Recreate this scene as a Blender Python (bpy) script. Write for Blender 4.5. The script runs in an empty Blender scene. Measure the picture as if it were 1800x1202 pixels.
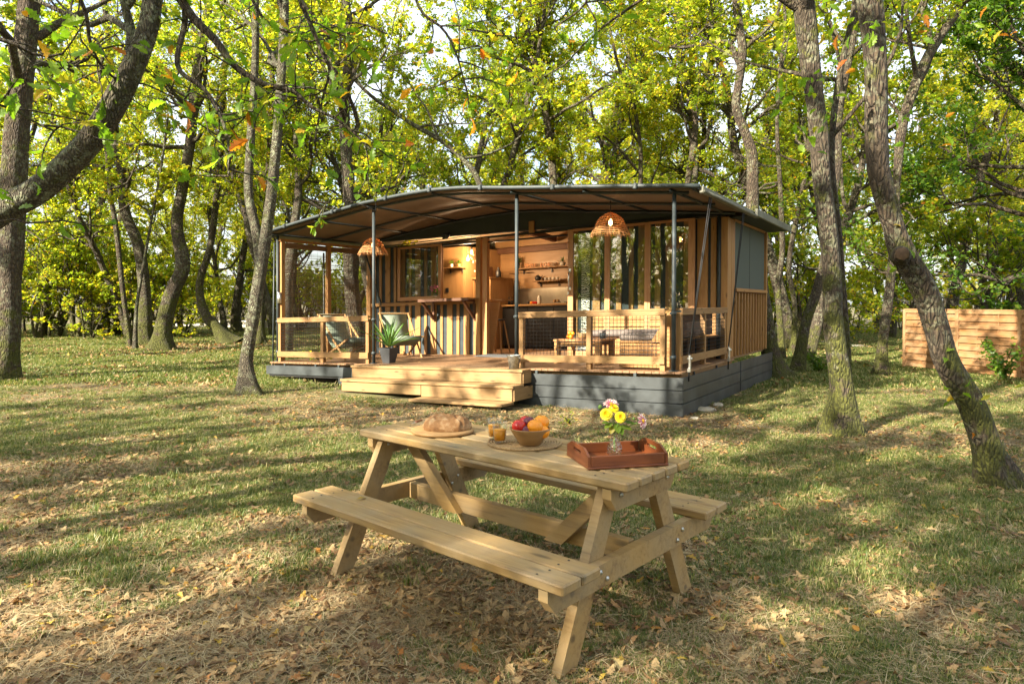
import bpy, math, random
import numpy as np
from mathutils import Vector, Matrix
PI = math.pi
sc = bpy.context.scene
COL = sc.collection
# ------------------------------------------------------------------ camera, light, exposure
CF, CP, CR, CY, CH = 1203.84, .0151, .0027, 549.26, 1.489      # focal (px of 1800), pitch, roll, centre, eye height
cd = bpy.data.cameras.new('camera'); cam = bpy.data.objects.new('camera', cd); COL.objects.link(cam)
cd.sensor_width = 36; cd.lens = CF / 1800 * 36; cd.clip_start = .05; cd.clip_end = 2000
cd.shift_y = (CY - 601) / 1800
cam.matrix_world = Matrix.Translation((0, 0, CH)) @ Matrix.Rotation(PI / 2 - CP, 4, 'X') @ Matrix.Rotation(CR, 4, 'Z')
sc.camera = cam
SUN_AZ, SUN_EL = math.radians(50), math.radians(31)              # direction the light travels (from +Y towards +X), elevation
w = bpy.data.worlds.new('World'); sc.world = w; w.use_nodes = True
nt = w.node_tree; nt.nodes.clear()
sky = nt.nodes.new('ShaderNodeTexSky'); sky.sky_type = 'NISHITA'; sky.sun_disc = False
sky.sun_elevation = SUN_EL; sky.sun_rotation = SUN_AZ + PI; sky.air_density = 1.0; sky.dust_density = 3.0; sky.ozone_density = 1.0
bg = nt.nodes.new('ShaderNodeBackground'); bg.inputs[1].default_value = .105
wo = nt.nodes.new('ShaderNodeOutputWorld')
tcw = nt.nodes.new('ShaderNodeTexCoord'); cn = nt.nodes.new('ShaderNodeTexNoise'); cn.inputs['Scale'].default_value = 2.2; cn.inputs['Detail'].default_value = 6; cn.inputs['Roughness'].default_value = .6
crm = nt.nodes.new('ShaderNodeValToRGB'); crm.color_ramp.elements[0].position = .38; crm.color_ramp.elements[0].color = (.15, .15, .15, 1); crm.color_ramp.elements[1].position = .60; crm.color_ramp.elements[1].color = (.8, .8, .8, 1)
cm = nt.nodes.new('ShaderNodeMix'); cm.data_type = 'RGBA'; cm.inputs[7].default_value = (4.3, 4.4, 4.5, 1)          # thin bright cloud
nt.links.new(tcw.outputs['Generated'], cn.inputs['Vector']); nt.links.new(cn.outputs['Fac'], crm.inputs[0]); nt.links.new(crm.outputs[0], cm.inputs[0]); nt.links.new(sky.outputs[0], cm.inputs[6]); nt.links.new(cm.outputs[2], bg.inputs[0]); nt.links.new(bg.outputs[0], wo.inputs[0])
sl = bpy.data.lights.new('sun', 'SUN'); sl.energy = 5.0; sl.angle = math.radians(.5); sl.color = (1, .89, .71)
so = bpy.data.objects.new('sun', sl); COL.objects.link(so)
LD = Vector((math.sin(SUN_AZ) * math.cos(SUN_EL), math.cos(SUN_AZ) * math.cos(SUN_EL), -math.sin(SUN_EL)))
so.rotation_euler = LD.to_track_quat('-Z', 'Y').to_euler(); so.location = (-20, -20, 20)
sc.view_settings.view_transform = 'Standard'; sc.view_settings.look = 'None'
sc.view_settings.exposure = 2.05; sc.view_settings.gamma = 1; sc.view_settings.use_curve_mapping = False
cy = sc.cycles
cy.max_bounces = 10; cy.diffuse_bounces = 4; cy.glossy_bounces = 3; cy.transmission_bounces = 8; cy.transparent_max_bounces = 8
cy.caustics_reflective = False; cy.caustics_refractive = False; cy.sample_clamp_indirect = 6
cy.use_denoising = True
try: cy.denoiser = 'OPENIMAGEDENOISE'
except Exception: pass

# ------------------------------------------------------------------ pixel -> place helpers (pixels of the 1800 x 1202 photograph)
def ray(u, v):
    u -= 900; v -= CY
    u, v = u * math.cos(CR) + v * math.sin(CR), -u * math.sin(CR) + v * math.cos(CR)
    x, y, z = u, CF, -v
    y, z = y * math.cos(CP) + z * math.sin(CP), z * math.cos(CP) - y * math.sin(CP)
    return np.array([x, y, z]) / CF
def gp(u, v, z=0.0):
    r = ray(u, v); return np.array([0, 0, CH]) + (z - CH) / r[2] * r
def at(u, v, y):
    r = ray(u, v); return np.array([0, 0, CH]) + y / r[1] * r
# lodge frame: a = metres to the left of its front right corner, b = depth, z = above deck; KS scales to metres
KS = .834
CYAW, TILT = -.5561, .0308
cc, cs = math.cos(CYAW), math.sin(CYAW)
CX, CYY, CZ = 2.6132 * KS, 10.8629 * KS, CH - (CH - .3983) * KS
def cabw(a, b, z):
    a, b, z = a * KS, b * KS, z * KS
    return Vector((CX - a * cc - b * cs, CYY - a * cs + b * cc, CZ + z - TILT * a))
def onb(u, v, b):
    r = ray(u, v); b *= KS
    t = (b - (CX * cs - CYY * cc)) / (-r[0] * cs + r[1] * cc); P = np.array([0, 0, CH]) + t * r
    a = -((P[0] - CX) * cc + (P[1] - CYY) * cs)
    return a / KS, (P[2] - CZ + TILT * a) / KS
def ona(u, v, a):
    r = ray(u, v); aa = a * KS
    t = (-aa + CX * cc + CYY * cs) / (r[0] * cc + r[1] * cs); P = np.array([0, 0, CH]) + t * r
    b = -(P[0] - CX) * cs + (P[1] - CYY) * cc
    return b / KS, (P[2] - CZ + TILT * aa) / KS
def onz(u, v, z):
    zz = CZ + z * KS
    for _ in range(25):
        P = gp(u, v, zz); a = -((P[0] - CX) * cc + (P[1] - CYY) * cs); zz = CZ + z * KS - TILT * a
    b = -(P[0] - CX) * cs + (P[1] - CYY) * cc
    return a / KS, b / KS

# ------------------------------------------------------------------ object helpers
def tag(o, label=None, cat=None, group=None, kind=None):
    if label: o['label'] = label
    if cat: o['category'] = cat
    if group: o['group'] = group
    if kind: o['kind'] = kind
    return o
def thing(name, label, cat, loc=(0, 0, 0), rotz=0, group=None):
    o = bpy.data.objects.new(name, None); COL.objects.link(o); o.empty_display_size = .1
    o.location = loc; o.rotation_euler = (0, 0, rotz); return tag(o, label, cat, group)
def link(name, me, parent=None, loc=(0, 0, 0), rot=(0, 0, 0), scale=1):
    o = bpy.data.objects.new(name, me); COL.objects.link(o); o.location = loc; o.rotation_euler = rot
    if scale != 1: o.scale = (scale,) * 3
    if parent: o.parent = parent
    return o
def copy_tree(o, parent=None):
    c = o.copy(); COL.objects.link(c); c.parent = parent
    for ch in list(KIDS.get(o.name, [])):
        copy_tree(ch, c)
    return c
KIDS = {}
def kids_of(root):
    KIDS.clear()
    for o in sc.objects:
        if o.parent: KIDS.setdefault(o.parent.name, []).append(o)

_T = None
def chamfer_template():
    vid = {}; V = []
    cor = [(sx, sy, sz) for sx in (-1, 1) for sy in (-1, 1) for sz in (-1, 1)]
    for k in cor:
        for ax in range(3):
            vid[(k, ax)] = len(V); V.append((k, ax))
    F = []
    for ax in range(3):
        o1, o2 = (ax + 1) % 3, (ax + 2) % 3
        for s in (-1, 1):
            q = []
            for p, r in ((-1, -1), (1, -1), (1, 1), (-1, 1)):
                k = [0, 0, 0]; k[ax] = s; k[o1] = p; k[o2] = r; q.append(vid[(tuple(k), ax)])
            F.append(q)
        for s1 in (-1, 1):
            for s2 in (-1, 1):
                k1 = [0, 0, 0]; k1[o1] = s1; k1[o2] = s2; k2 = list(k1); k1[ax] = -1; k2[ax] = 1
                F.append([vid[(tuple(k1), o1)], vid[(tuple(k2), o1)], vid[(tuple(k2), o2)], vid[(tuple(k1), o2)]])
    for k in cor: F.append([vid[(k, 0)], vid[(k, 1)], vid[(k, 2)]])
    P = np.array([[k[i] * (1 if i == ax else .8) for i in range(3)] for k, ax in V])
    G = []
    for f in F:
        n = np.cross(P[f[1]] - P[f[0]], P[f[2]] - P[f[1]]); c = P[f].mean(0)
        G.append(f if n @ c > 0 else f[::-1])
    return V, G
CHV, CHF = chamfer_template()
RNG = random.Random(7)
class MB:
    """collects shapes; gp is a per-vertex 'along the grain' coordinate"""
    def __init__(s): s.v = []; s.f = []; s.g = []; s.sm = []
    def _add(s, V, F, G=None, smooth=False):
        n = len(s.v); s.v += [tuple(map(float, p)) for p in V]; s.f += [[i + n for i in f] for f in F]
        s.sm += [smooth] * len(F)
        s.g += [tuple(map(float, p)) for p in (G if G is not None else V)]
        return s
    def box(s, c, size, R=None, ch=.003, jit=True):
        h = np.array(size, float) / 2; c = np.array(c, float)
        ch = min(ch, h.min() * .45)
        L = np.array([[k[i] * (h[i] if i == ax else h[i] - ch) for i in range(3)] for k, ax in CHV])
        order = np.argsort(-h); off = np.array([RNG.uniform(0, 40) for _ in range(3)]) if jit else 0
        G = L[:, order] + off
        P = L @ np.array(R).T if R is not None else L
        return s._add(P + c, CHF, G)
    def beam(s, p0, p1, wd, ht, up=(0, 0, 1), ch=.003):
        p0 = np.array(p0, float); p1 = np.array(p1, float); d = p1 - p0; L = np.linalg.norm(d); x = d / L
        up = np.array(up, float); y = np.cross(up, x)
        if np.linalg.norm(y) < 1e-5: y = np.cross((0, 1, 0), x)
        y /= np.linalg.norm(y); z = np.cross(x, y)
        return s.box((p0 + p1) / 2, (L, wd, ht), np.array([x, y, z]).T, ch)
    def tube(s, pts, rad, n=8, caps=True, smooth=True, gscale=1):
        P = np.array(pts, float); m = len(P); rad = np.broadcast_to(np.array(rad, float), (m,))
        T = np.gradient(P, axis=0); T /= np.linalg.norm(T, axis=1)[:, None] + 1e-12
        u = np.cross(T[0], (0, 0, 1));
        if np.linalg.norm(u) < .1: u = np.cross(T[0], (1, 0, 0))
        V = []; G = []; L = 0; off = RNG.uniform(0, 40)
        for i in range(m):
            u = u - T[i] * (u @ T[i]); u /= np.linalg.norm(u) + 1e-12; w_ = np.cross(T[i], u)
            if i: L += np.linalg.norm(P[i] - P[i - 1])
            for k in range(n):
                a = 2 * PI * k / n; o = (u * math.cos(a) + w_ * math.sin(a)) * rad[i]
                V.append(P[i] + o); G.append((L + off, math.cos(a) * rad[i], math.sin(a) * rad[i]))
        F = [[i * n + k, i * n + (k + 1) % n, (i + 1) * n + (k + 1) % n, (i + 1) * n + k] for i in range(m - 1) for k in range(n)]
        if caps: F += [[k for k in range(n)][::-1], [(m - 1) * n + k for k in range(n)]]
        return s._add(V, F, G, smooth)
    def lathe(s, prof, c=(0, 0, 0), n=24, smooth=True):
        V = [(c[0] + r * math.cos(2 * PI * k / n), c[1] + r * math.sin(2 * PI * k / n), c[2] + z) for r, z in prof for k in range(n)]
        F = [[i * n + k, i * n + (k + 1) % n, (i + 1) * n + (k + 1) % n, (i + 1) * n + k] for i in range(len(prof) - 1) for k in range(n)]
        return s._add(V, F, None, smooth)
    def prism(s, poly, d0, d1, axis=1):
        """poly: points in the two other axes; extruded along axis from d0 to d1"""
        n = len(poly); V = []
        for d in (d0, d1):
            for p, q in poly:
                V.append((p, d, q) if axis == 1 else (d, p, q) if axis == 0 else (p, q, d))
        F = [[k, (k + 1) % n, n + (k + 1) % n, n + k] for k in range(n)]
        F += [list(range(n))[::-1], [n + k for k in range(n)]]
        A = sum(poly[k][0] * poly[(k + 1) % n][1] - poly[(k + 1) % n][0] * poly[k][1] for k in range(n))
        if (A < 0) != (axis == 1): F = [f[::-1] for f in F]
        off = RNG.uniform(0, 30)
        G = [(v[0] + off, v[1] + off, v[2]) for v in V]
        return s._add(V, F, G)
    def quad(s, a, b, c, d, smooth=False): return s._add([a, b, c, d], [[0, 1, 2, 3]], None, smooth)
    def mesh(s, name, mat, cab=False, org=(0, 0, 0)):
        V = np.array(s.v, float).reshape(-1, 3); F = s.f
        if cab:
            V = V - np.array(org, float)
            V = np.stack([-V[:, 0], V[:, 1], V[:, 2] - TILT * V[:, 0]], 1) * KS
            F = [f[::-1] for f in F]
        me = bpy.data.meshes.new(name); me.from_pydata(V.tolist(), [], F)
        at_ = me.attributes.new('gp', 'FLOAT_VECTOR', 'POINT'); at_.data.foreach_set('vector', np.array(s.g, np.float32).ravel())
        if any(s.sm): me.polygons.foreach_set('use_smooth', s.sm)
        if isinstance(mat, (list, tuple)):
            for m in mat: me.materials.append(m)
        else: me.materials.append(mat)
        me.update(); return me
    def build(s, name, mat, parent=None, cab=False, org=(0, 0, 0)):
        return link(name, s.mesh(name, mat, cab, org), parent)
def npmesh(name, V, nv, mat, smooth=False):
    """V: (n*nv,3) vertices, each nv of them one face"""
    me = bpy.data.meshes.new(name); n = len(V) // nv
    me.vertices.add(len(V)); me.vertices.foreach_set('co', np.asarray(V, np.float32).ravel())
    me.loops.add(len(V)); me.loops.foreach_set('vertex_index', np.arange(len(V), dtype=np.int32))
    me.polygons.add(n); me.polygons.foreach_set('loop_start', np.arange(0, len(V), nv, dtype=np.int32))
    me.materials.append(mat); me.update(calc_edges=True); return me
def gmesh(name, V, F, mat, smooth=False):
    me = bpy.data.meshes.new(name); me.from_pydata(np.asarray(V).tolist(), [], F if isinstance(F, list) else F.tolist())
    me.materials.append(mat)
    if smooth: me.polygons.foreach_set('use_smooth', [True] * len(me.polygons))
    me.update(); return me

# ------------------------------------------------------------------ materials
class NT:
    def __init__(s, name):
        s.m = bpy.data.materials.new(name); s.m.use_nodes = True; s.t = s.m.node_tree; s.t.nodes.clear()
        s.out = s.n('ShaderNodeOutputMaterial')
    def n(s, typ, **k):
        x = s.t.nodes.new(typ)
        for a, b in k.items(): setattr(x, a, b)
        return x
    def l(s, a, b): s.t.links.new(a, b)
    def val(s, node, **k):
        for a, b in k.items():
            key = a.replace('_', ' ')
            i = node.inputs[key]
            if hasattr(b, 'is_output') or isinstance(b, bpy.types.NodeSocket): s.l(b, i)
            else: i.default_value = b
        return node
    def coords(s, attr='gp', scale=(1, 1, 1), rnd=True, obj=False):
        if obj: v = s.n('ShaderNodeTexCoord').outputs['Object']
        else:
            a = s.n('ShaderNodeAttribute'); a.attribute_name = attr; v = a.outputs['Vector']
        if rnd:
            oi = s.n('ShaderNodeObjectInfo'); ad = s.n('ShaderNodeVectorMath', operation='MULTIPLY_ADD')
            s.l(oi.outputs['Random'], ad.inputs[0]); ad.inputs[1].default_value = (37, 11, 23); s.l(v, ad.inputs[2]); v = ad.outputs[0]
        mp = s.n('ShaderNodeMapping'); mp.inputs['Scale'].default_value = scale; s.l(v, mp.inputs[0]); return mp.outputs[0]
    def noise(s, v, scale, detail=3, rough=.55, dist=0):
        x = s.n('ShaderNodeTexNoise'); s.l(v, x.inputs['Vector']); x.inputs['Scale'].default_value = scale
        x.inputs['Detail'].default_value = detail; x.inputs['Roughness'].default_value = rough; x.inputs['Distortion'].default_value = dist
        return x.outputs['Fac']
    def ramp(s, f, stops, interp='LINEAR'):
        r = s.n('ShaderNodeValToRGB'); cr = r.color_ramp; cr.interpolation = interp
        while len(cr.elements) < len(stops): cr.elements.new(.5)
        for e, (p, c) in zip(cr.elements, stops):
            e.position = p; e.color = (*c, 1) if not isinstance(c, (int, float)) else (c, c, c, 1)
        s.l(f, r.inputs[0]); return r.outputs[0]
    def mix(s, f, a, b, mode='MIX'):
        x = s.n('ShaderNodeMix', data_type='RGBA', blend_type=mode)
        for sock, v in ((x.inputs[0], f), (x.inputs[6], a), (x.inputs[7], b)):
            if isinstance(v, bpy.types.NodeSocket): s.l(v, sock)
            elif isinstance(v, (int, float)): sock.default_value = v
            else: sock.default_value = (*v, 1)
        return x.outputs[2]
    def math(s, op, a, b=0.0):
        x = s.n('ShaderNodeMath', operation=op)
        for sock, v in ((x.inputs[0], a), (x.inputs[1], b)):
            if isinstance(v, bpy.types.NodeSocket): s.l(v, sock)
            else: sock.default_value = v
        return x.outputs[0]
    def bump(s, h, strength=.3, dist=.01):
        b = s.n('ShaderNodeBump'); b.inputs['Strength'].default_value = strength; b.inputs['Distance'].default_value = dist
        s.l(h, b.inputs['Height']); return b.outputs[0]
    def bsdf(s, color, rough=.6, normal=None, **k):
        p = s.n('ShaderNodeBsdfPrincipled')
        for nm, v in (('Base Color', color), ('Roughness', rough)):
            if isinstance(v, bpy.types.NodeSocket): s.l(v, p.inputs[nm])
            elif isinstance(v, (tuple, list)): p.inputs[nm].default_value = (*v, 1)
            else: p.inputs[nm].default_value = v
        for a, b in k.items(): p.inputs[a.replace('_', ' ')].default_value = b
        if normal: s.l(normal, p.inputs['Normal'])
        s.l(p.outputs[0], s.out.inputs[0]); return p
def plain(name, c, rough=.5, var=.12, scale=8, bump=0, **k):
    t = NT(name); v = t.coords(obj=True, rnd=False); f = t.noise(v, scale, 4)
    lo = tuple(x * (1 - var * 2) for x in c); hi = tuple(min(1, x * (1 + var * 2)) for x in c)
    col = t.ramp(f, [(.25, lo), (.75, hi)])
    t.bsdf(col, rough, t.bump(f, bump) if bump else None, **k); return t.m
def wood(name, c1, c2, c3=None, knots=True, grain=1.0, rough=.6, grey=0.0, tint=.3):
    t = NT(name)
    v = t.coords(scale=(1.1 * grain, 15 * grain, 15 * grain)); v2 = t.coords(scale=(.7, 5, 5)); v3 = t.coords(scale=(1, 1, 1))
    fine = t.noise(v, 3.0, 5, .65, .4); broad = t.noise(v2, 1.6, 2, .5, .6)
    s1 = t.math('ADD', t.math('MULTIPLY', fine, .65), t.math('MULTIPLY', broad, .45))
    col = t.ramp(s1, [(.36, c2), (.47, tuple(a * .6 + b * .4 for a, b in zip(c1, c2))), (.60, c1)])
    oi = t.n('ShaderNodeObjectInfo')
    col = t.mix(t.math('MULTIPLY', oi.outputs['Random'], tint), col, c3 or tuple(x * .7 for x in c1))
    if knots:
        k = t.n('ShaderNodeTexVoronoi'); k.inputs['Scale'].default_value = 1.0
        t.l(t.coords(scale=(2.6, 9, 9)), k.inputs['Vector'])
        kd = t.ramp(k.outputs['Distance'], [(.08, 1.0), (.19, 0.0)])
        col = t.mix(t.math('MULTIPLY', kd, .75), col, tuple(x * .32 for x in c2))
    if grey:
        g = t.ramp(t.noise(v3, 3.5, 4), [(.35, 0.0), (.7, grey)])
        col = t.mix(g, col, (.25, .23, .165))
    r = t.ramp(fine, [(.3, rough + .1), (.7, rough - .1)])
    t.bsdf(col, r, t.bump(s1, .35, .006)); return t.m
M = {}
M['pine'] = wood('treated_pine', (.38, .235, .082), (.17, .085, .024), (.28, .18, .068), grey=.5)
M['pine_side'] = wood('pine_batten', (.36, .19, .06), (.21, .09, .025), (.29, .135, .04))
M['rail'] = wood('rail_pine', (.28, .155, .055), (.145, .07, .022), (.22, .12, .045))
M['deck'] = wood('deck_board', (.25, .14, .07), (.15, .08, .035), (.19, .115, .065), rough=.5)
M['redwood'] = wood('window_frame_wood', (.46, .23, .095), (.32, .14, .055), knots=False, rough=.45)
M['darkwood'] = wood('dark_stained_wood', (.12, .05, .022), (.07, .028, .012), knots=False)
M['panel'] = wood('oak_panel', (.40, .23, .095), (.29, .155, .06), grain=.5, rough=.45, knots=False)
M['tray'] = wood('tray_mahogany', (.15, .045, .015), (.08, .022, .008), knots=False, rough=.35, tint=.1)
M['boardw'] = wood('chopping_board', (.37, .215, .085), (.26, .14, .05), knots=False, grain=.6)
M['bowlw'] = wood('bowl_wood', (.38, .22, .09), (.24, .13, .05), knots=False, grain=.4, rough=.4)
M['fence'] = wood('fence_slat', (.27, .125, .042), (.26, .11, .035), (.30, .18, .085), grey=.3, tint=.6, knots=False)
M['steel'] = plain('grey_painted_steel', (.028, .038, .041), .55, .15, 10)
M['clad'] = plain('anthracite_cladding', (.042, .049, .052), .45, .28, 3.5, .08)
M['canvas'] = plain('blue_grey_canvas', (.034, .046, .052), .85, .15, 5)
M['green_canvas'] = plain('dark_green_canvas', (.028, .036, .030), .7, .1, 4)
M['rooftop'] = plain('roof_canvas_top', (.07, .075, .065), .6, .25, 3)
M['edge'] = plain('pale_fascia', (.13, .13, .10), .5, .2, 5)
t = NT('roof_lining'); v = t.coords(obj=True, rnd=False)
t.bsdf(t.ramp(t.noise(v, 2.2, 4), [(.3, (.115, .078, .052)), (.7, (.165, .115, .078))]), .6, t.bump(t.noise(v, 1.3, 2), .25, .05)); M['lining'] = t.m
M['cream'] = plain('cream_lining', (.55, .45, .32), .7, .05)
M['black'] = plain('matt_black', (.018, .018, .019), .45, .1)
M['wire'] = plain('black_wire', (.03, .03, .03), .4, .1, Metallic=.6)
M['blackmetal'] = M['wire']
M['zinc'] = plain('zinc', (.36, .38, .37), .38, .25, 30, .1, Metallic=.75)
M['galv'] = plain('bolt_metal', (.6, .6, .57), .3, .1, Metallic=.9)
M['pot'] = plain('dark_pot', (.045, .048, .052), .5, .1)
M['cushion'] = plain('brown_grey_fabric', (.17, .14, .125), .9, .12, 20, .15)
M['chair_canvas'] = plain('sage_canvas', (.17, .21, .16), .8, .1, 10, .1)
M['white'] = plain('white_ceramic', (.6, .58, .53), .3, .04)
M['fridge'] = plain('fridge_grey', (.20, .175, .14), .3, .05, Metallic=.5)
M['splash'] = plain('brushed_steel', (.45, .40, .32), .28, .1, 3, Metallic=.9)
M['orange'] = plain('orange_peel', (.86, .30, .008), .42, .05, 60, .12, Specular_IOR_Level=.6)
M['juice'] = plain('orange_juice', (.95, .36, .015), .3, .03)
M['rock'] = plain('limestone', (.40, .35, .27), .85, .2, 6, .4)
M['gravel'] = plain('pale_gravel', (.45, .42, .38), .9, .15, 12, .3)
M['rope'] = plain('black_strap', (.012, .012, .012), .7, .1)
M['doormat'] = plain('grey_doormat', (.09, .095, .10), .9, .1, 40, .2)
M['van_white'] = plain('white_paint', (.72, .72, .70), .3, .03)
M['tyre'] = plain('tyre_rubber', (.02, .02, .02), .8, .1)
t = NT('window_glass'); g = t.n('ShaderNodeBsdfTransparent'); g.inputs[0].default_value = (.88, .91, .89, 1)
gl = t.n('ShaderNodeBsdfGlossy'); gl.inputs['Roughness'].default_value = .015; gl.inputs['Color'].default_value = (1, 1, 1, 1)
lw = t.n('ShaderNodeLayerWeight'); lw.inputs['Blend'].default_value = .5; fac = t.math('ADD', .075, t.math('MULTIPLY', t.math('POWER', lw.outputs['Facing'], 3.0), .75))
mx = t.n('ShaderNodeMixShader'); t.l(fac, mx.inputs[0]); t.l(g.outputs[0], mx.inputs[1]); t.l(gl.outputs[0], mx.inputs[2]); t.l(mx.outputs[0], t.out.inputs[0]); M['glass'] = t.m
def thin_glass(name, c, bumpy=False):
    t = NT(name); g = t.n('ShaderNodeBsdfTransparent'); g.inputs[0].default_value = (*c, 1); gl = t.n('ShaderNodeBsdfGlossy'); gl.inputs['Roughness'].default_value = .03
    lw = t.n('ShaderNodeLayerWeight'); lw.inputs['Blend'].default_value = .5
    if bumpy:
        v = t.coords(obj=True, rnd=False); vo = t.n('ShaderNodeTexVoronoi'); vo.inputs['Scale'].default_value = 95; t.l(v, vo.inputs['Vector']); b = t.bump(vo.outputs['Distance'], 1.0, .006); t.l(b, gl.inputs['Normal']); t.l(b, lw.inputs['Normal'])
    fac = t.math('ADD', .12 if bumpy else .03, t.math('MULTIPLY', t.math('POWER', lw.outputs['Facing'], 2.6), .5)); mx = t.n('ShaderNodeMixShader'); t.l(fac, mx.inputs[0]); t.l(g.outputs[0], mx.inputs[1]); t.l(gl.outputs[0], mx.inputs[2]); t.l(mx.outputs[0], t.out.inputs[0]); return t.m
M['cup'] = thin_glass('tumbler_glass', (.98, .995, .985)); M['vase'] = thin_glass('vase_glass', (.93, .90, .80), True)
t = NT('insect_mesh'); a = t.n('ShaderNodeBsdfTransparent'); d = t.n('ShaderNodeBsdfDiffuse'); d.inputs[0].default_value = (.13, .15, .13, 1)
mx = t.n('ShaderNodeMixShader'); mx.inputs[0].default_value = .8; t.l(a.outputs[0], mx.inputs[1]); t.l(d.outputs[0], mx.inputs[2]); t.l(mx.outputs[0], t.out.inputs[0]); M['screen'] = t.m
def emis(name, c, s):
    t = NT(name); e = t.n('ShaderNodeEmission'); e.inputs[0].default_value = (*c, 1); e.inputs[1].default_value = s; t.l(e.outputs[0], t.out.inputs[0]); return t.m
M['bulb'] = emis('lit_bulb', (1, .52, .16), 9)
t = NT('zebra_curtain'); v = t.coords(obj=True, rnd=False, scale=(1, 1, 1)); wv = t.n('ShaderNodeTexWave'); wv.inputs['Scale'].default_value = 9
wv.inputs['Distortion'].default_value = 9; wv.inputs['Detail'].default_value = 1; wv.bands_direction = 'Z'; wv.inputs['Detail Scale'].default_value = 1.5; t.l(v, wv.inputs['Vector'])
t.bsdf(t.ramp(wv.outputs['Fac'], [(.5, (.02, .02, .02)), (.54, (.7, .68, .62))]), .8); M['zebra'] = t.m
t = NT('wicker'); t.bsdf((.62, .36, .15), .7); d = t.n('ShaderNodeBsdfTranslucent'); d.inputs[0].default_value = (.7, .26, .06, 1)
p = [x for x in t.t.nodes if x.type == 'BSDF_PRINCIPLED'][0]; mx = t.n('ShaderNodeMixShader'); mx.inputs[0].default_value = .35
t.l(p.outputs[0], mx.inputs[1]); t.l(d.outputs[0], mx.inputs[2]); t.l(mx.outputs[0], t.out.inputs[0]); M['wicker'] = t.m
t = NT('woven_seagrass'); v = t.coords(obj=True, rnd=False); f = t.noise(v, 150, 3)
t.bsdf(t.ramp(f, [(.3, (.22, .13, .05)), (.7, (.46, .31, .15))]), .8, t.bump(f, .5, .004)); M['seagrass'] = t.m
M['reed'] = wood('reed', (.20, .12, .06), (.10, .06, .03), knots=False)
t = NT('bread_crust'); v = t.coords(obj=True, rnd=False); f = t.noise(v, 22, 6, .6); f2 = t.noise(v, 90, 3)
c = t.ramp(f, [(.3, (.13, .055, .016)), (.5, (.25, .125, .045)), (.68, (.42, .28, .15))])
t.bsdf(c, .8, t.bump(t.math('ADD', f, t.math('MULTIPLY', f2, .3)), .6, .006)); M['bread'] = t.m
t = NT('apple_skin'); v = t.coords(obj=True, rnd=False); oi = t.n('ShaderNodeObjectInfo')
c = t.ramp(t.noise(v, 16, 3), [(.35, (.36, .008, .012)), (.6, (.55, .03, .015)), (.75, (.70, .20, .03))])
t.bsdf(c, .25); M['apple'] = t.m
M['plum'] = plain('plum_skin', (.13, .02, .045), .35, .2, 20)
def leafmat(name, stops, trans=.5, tint=(2.15, 2.25, .95), rough=.45, patch=.2, pscale=.5, ptint=(.38, .34, .03)):
    """leaf colours from the leaf's own random number; light passes through the blade"""
    t = NT(name); g = t.n('ShaderNodeNewGeometry'); oi = t.n('ShaderNodeObjectInfo')
    r = t.math('FRACT', t.math('ADD', g.outputs['Random Per Island'], t.math('MULTIPLY', oi.outputs['Random'], 7.31)))
    col = t.ramp(r, stops)
    if patch:
        v = t.coords(obj=True, rnd=True); f = t.ramp(t.noise(v, pscale, 2), [(.45, 0.0), (.68, 1.0)])
        col = t.mix(t.math('MULTIPLY', f, patch), col, ptint)
    d = t.n('ShaderNodeBsdfPrincipled'); t.l(col, d.inputs['Base Color']); d.inputs['Roughness'].default_value = rough; d.inputs['Specular IOR Level'].default_value = .35
    tr = t.n('ShaderNodeBsdfTranslucent'); t.l(t.mix(1.0, col, tint, 'MULTIPLY'), tr.inputs[0])
    mx = t.n('ShaderNodeMixShader'); mx.inputs[0].default_value = trans
    t.l(d.outputs[0], mx.inputs[1]); t.l(tr.outputs[0], mx.inputs[2]); t.l(mx.outputs[0], t.out.inputs[0]); return t.m
GREEN = [(0, (.100, .155, .016)), (.40, (.155, .210, .020)), (.70, (.225, .260, .026)), (.90, (.34, .30, .03)), (.975, (.40, .27, .02)), (1, (.40, .15, .02))]
M['leaf'] = leafmat('oak_leaf', GREEN, .66)
M['leaf_y'] = leafmat('yellowing_leaf', [(0, (.155, .215, .022)), (.5, (.25, .28, .028)), (.86, (.38, .32, .03)), (1, (.44, .27, .03))], .66, patch=.2)
M['leaf_d'] = leafmat('deep_green_leaf', [(0, (.045, .105, .016)), (.6, (.08, .155, .02)), (.95, (.13, .19, .02)), (1, (.25, .2, .03))], .5, patch=0)
M['leaf_near'] = leafmat('near_oak_leaf', [(0, (.08, .155, .012)), (.5, (.12, .21, .016)), (.8, (.17, .25, .02)), (.9, (.34, .26, .02)), (.96, (.42, .17, .015)), (1, (.34, .08, .015))], .5, patch=0)
M['grass'] = leafmat('grass_blade', [(0, (.058, .108, .020)), (.40, (.10, .15, .028)), (.65, (.18, .20, .055)), (.84, (.32, .28, .12)), (1, (.42, .35, .18))], .35, (1.3, 1.4, .8), patch=.2, ptint=(.26, .24, .09))
M['straw'] = leafmat('dry_straw', [(0, (.24, .17, .085)), (.5, (.39, .30, .165)), (1, (.54, .45, .28))], .2, (1.2, 1.1, .9), patch=0, rough=.7)
M['litter'] = leafmat('fallen_leaf', [(0, (.10, .050, .022)), (.3, (.19, .108, .045)), (.6, (.31, .20, .092)), (.85, (.43, .31, .155)), (.93, (.38, .15, .035)), (.97, (.42, .29, .04)), (1, (.46, .37, .22))], .18, (1.2, 1.1, .8), patch=0, rough=.6)
M['succ'] = leafmat('agave_leaf', [(0, (.07, .16, .04)), (1, (.13, .25, .06))], .2, patch=0)
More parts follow.
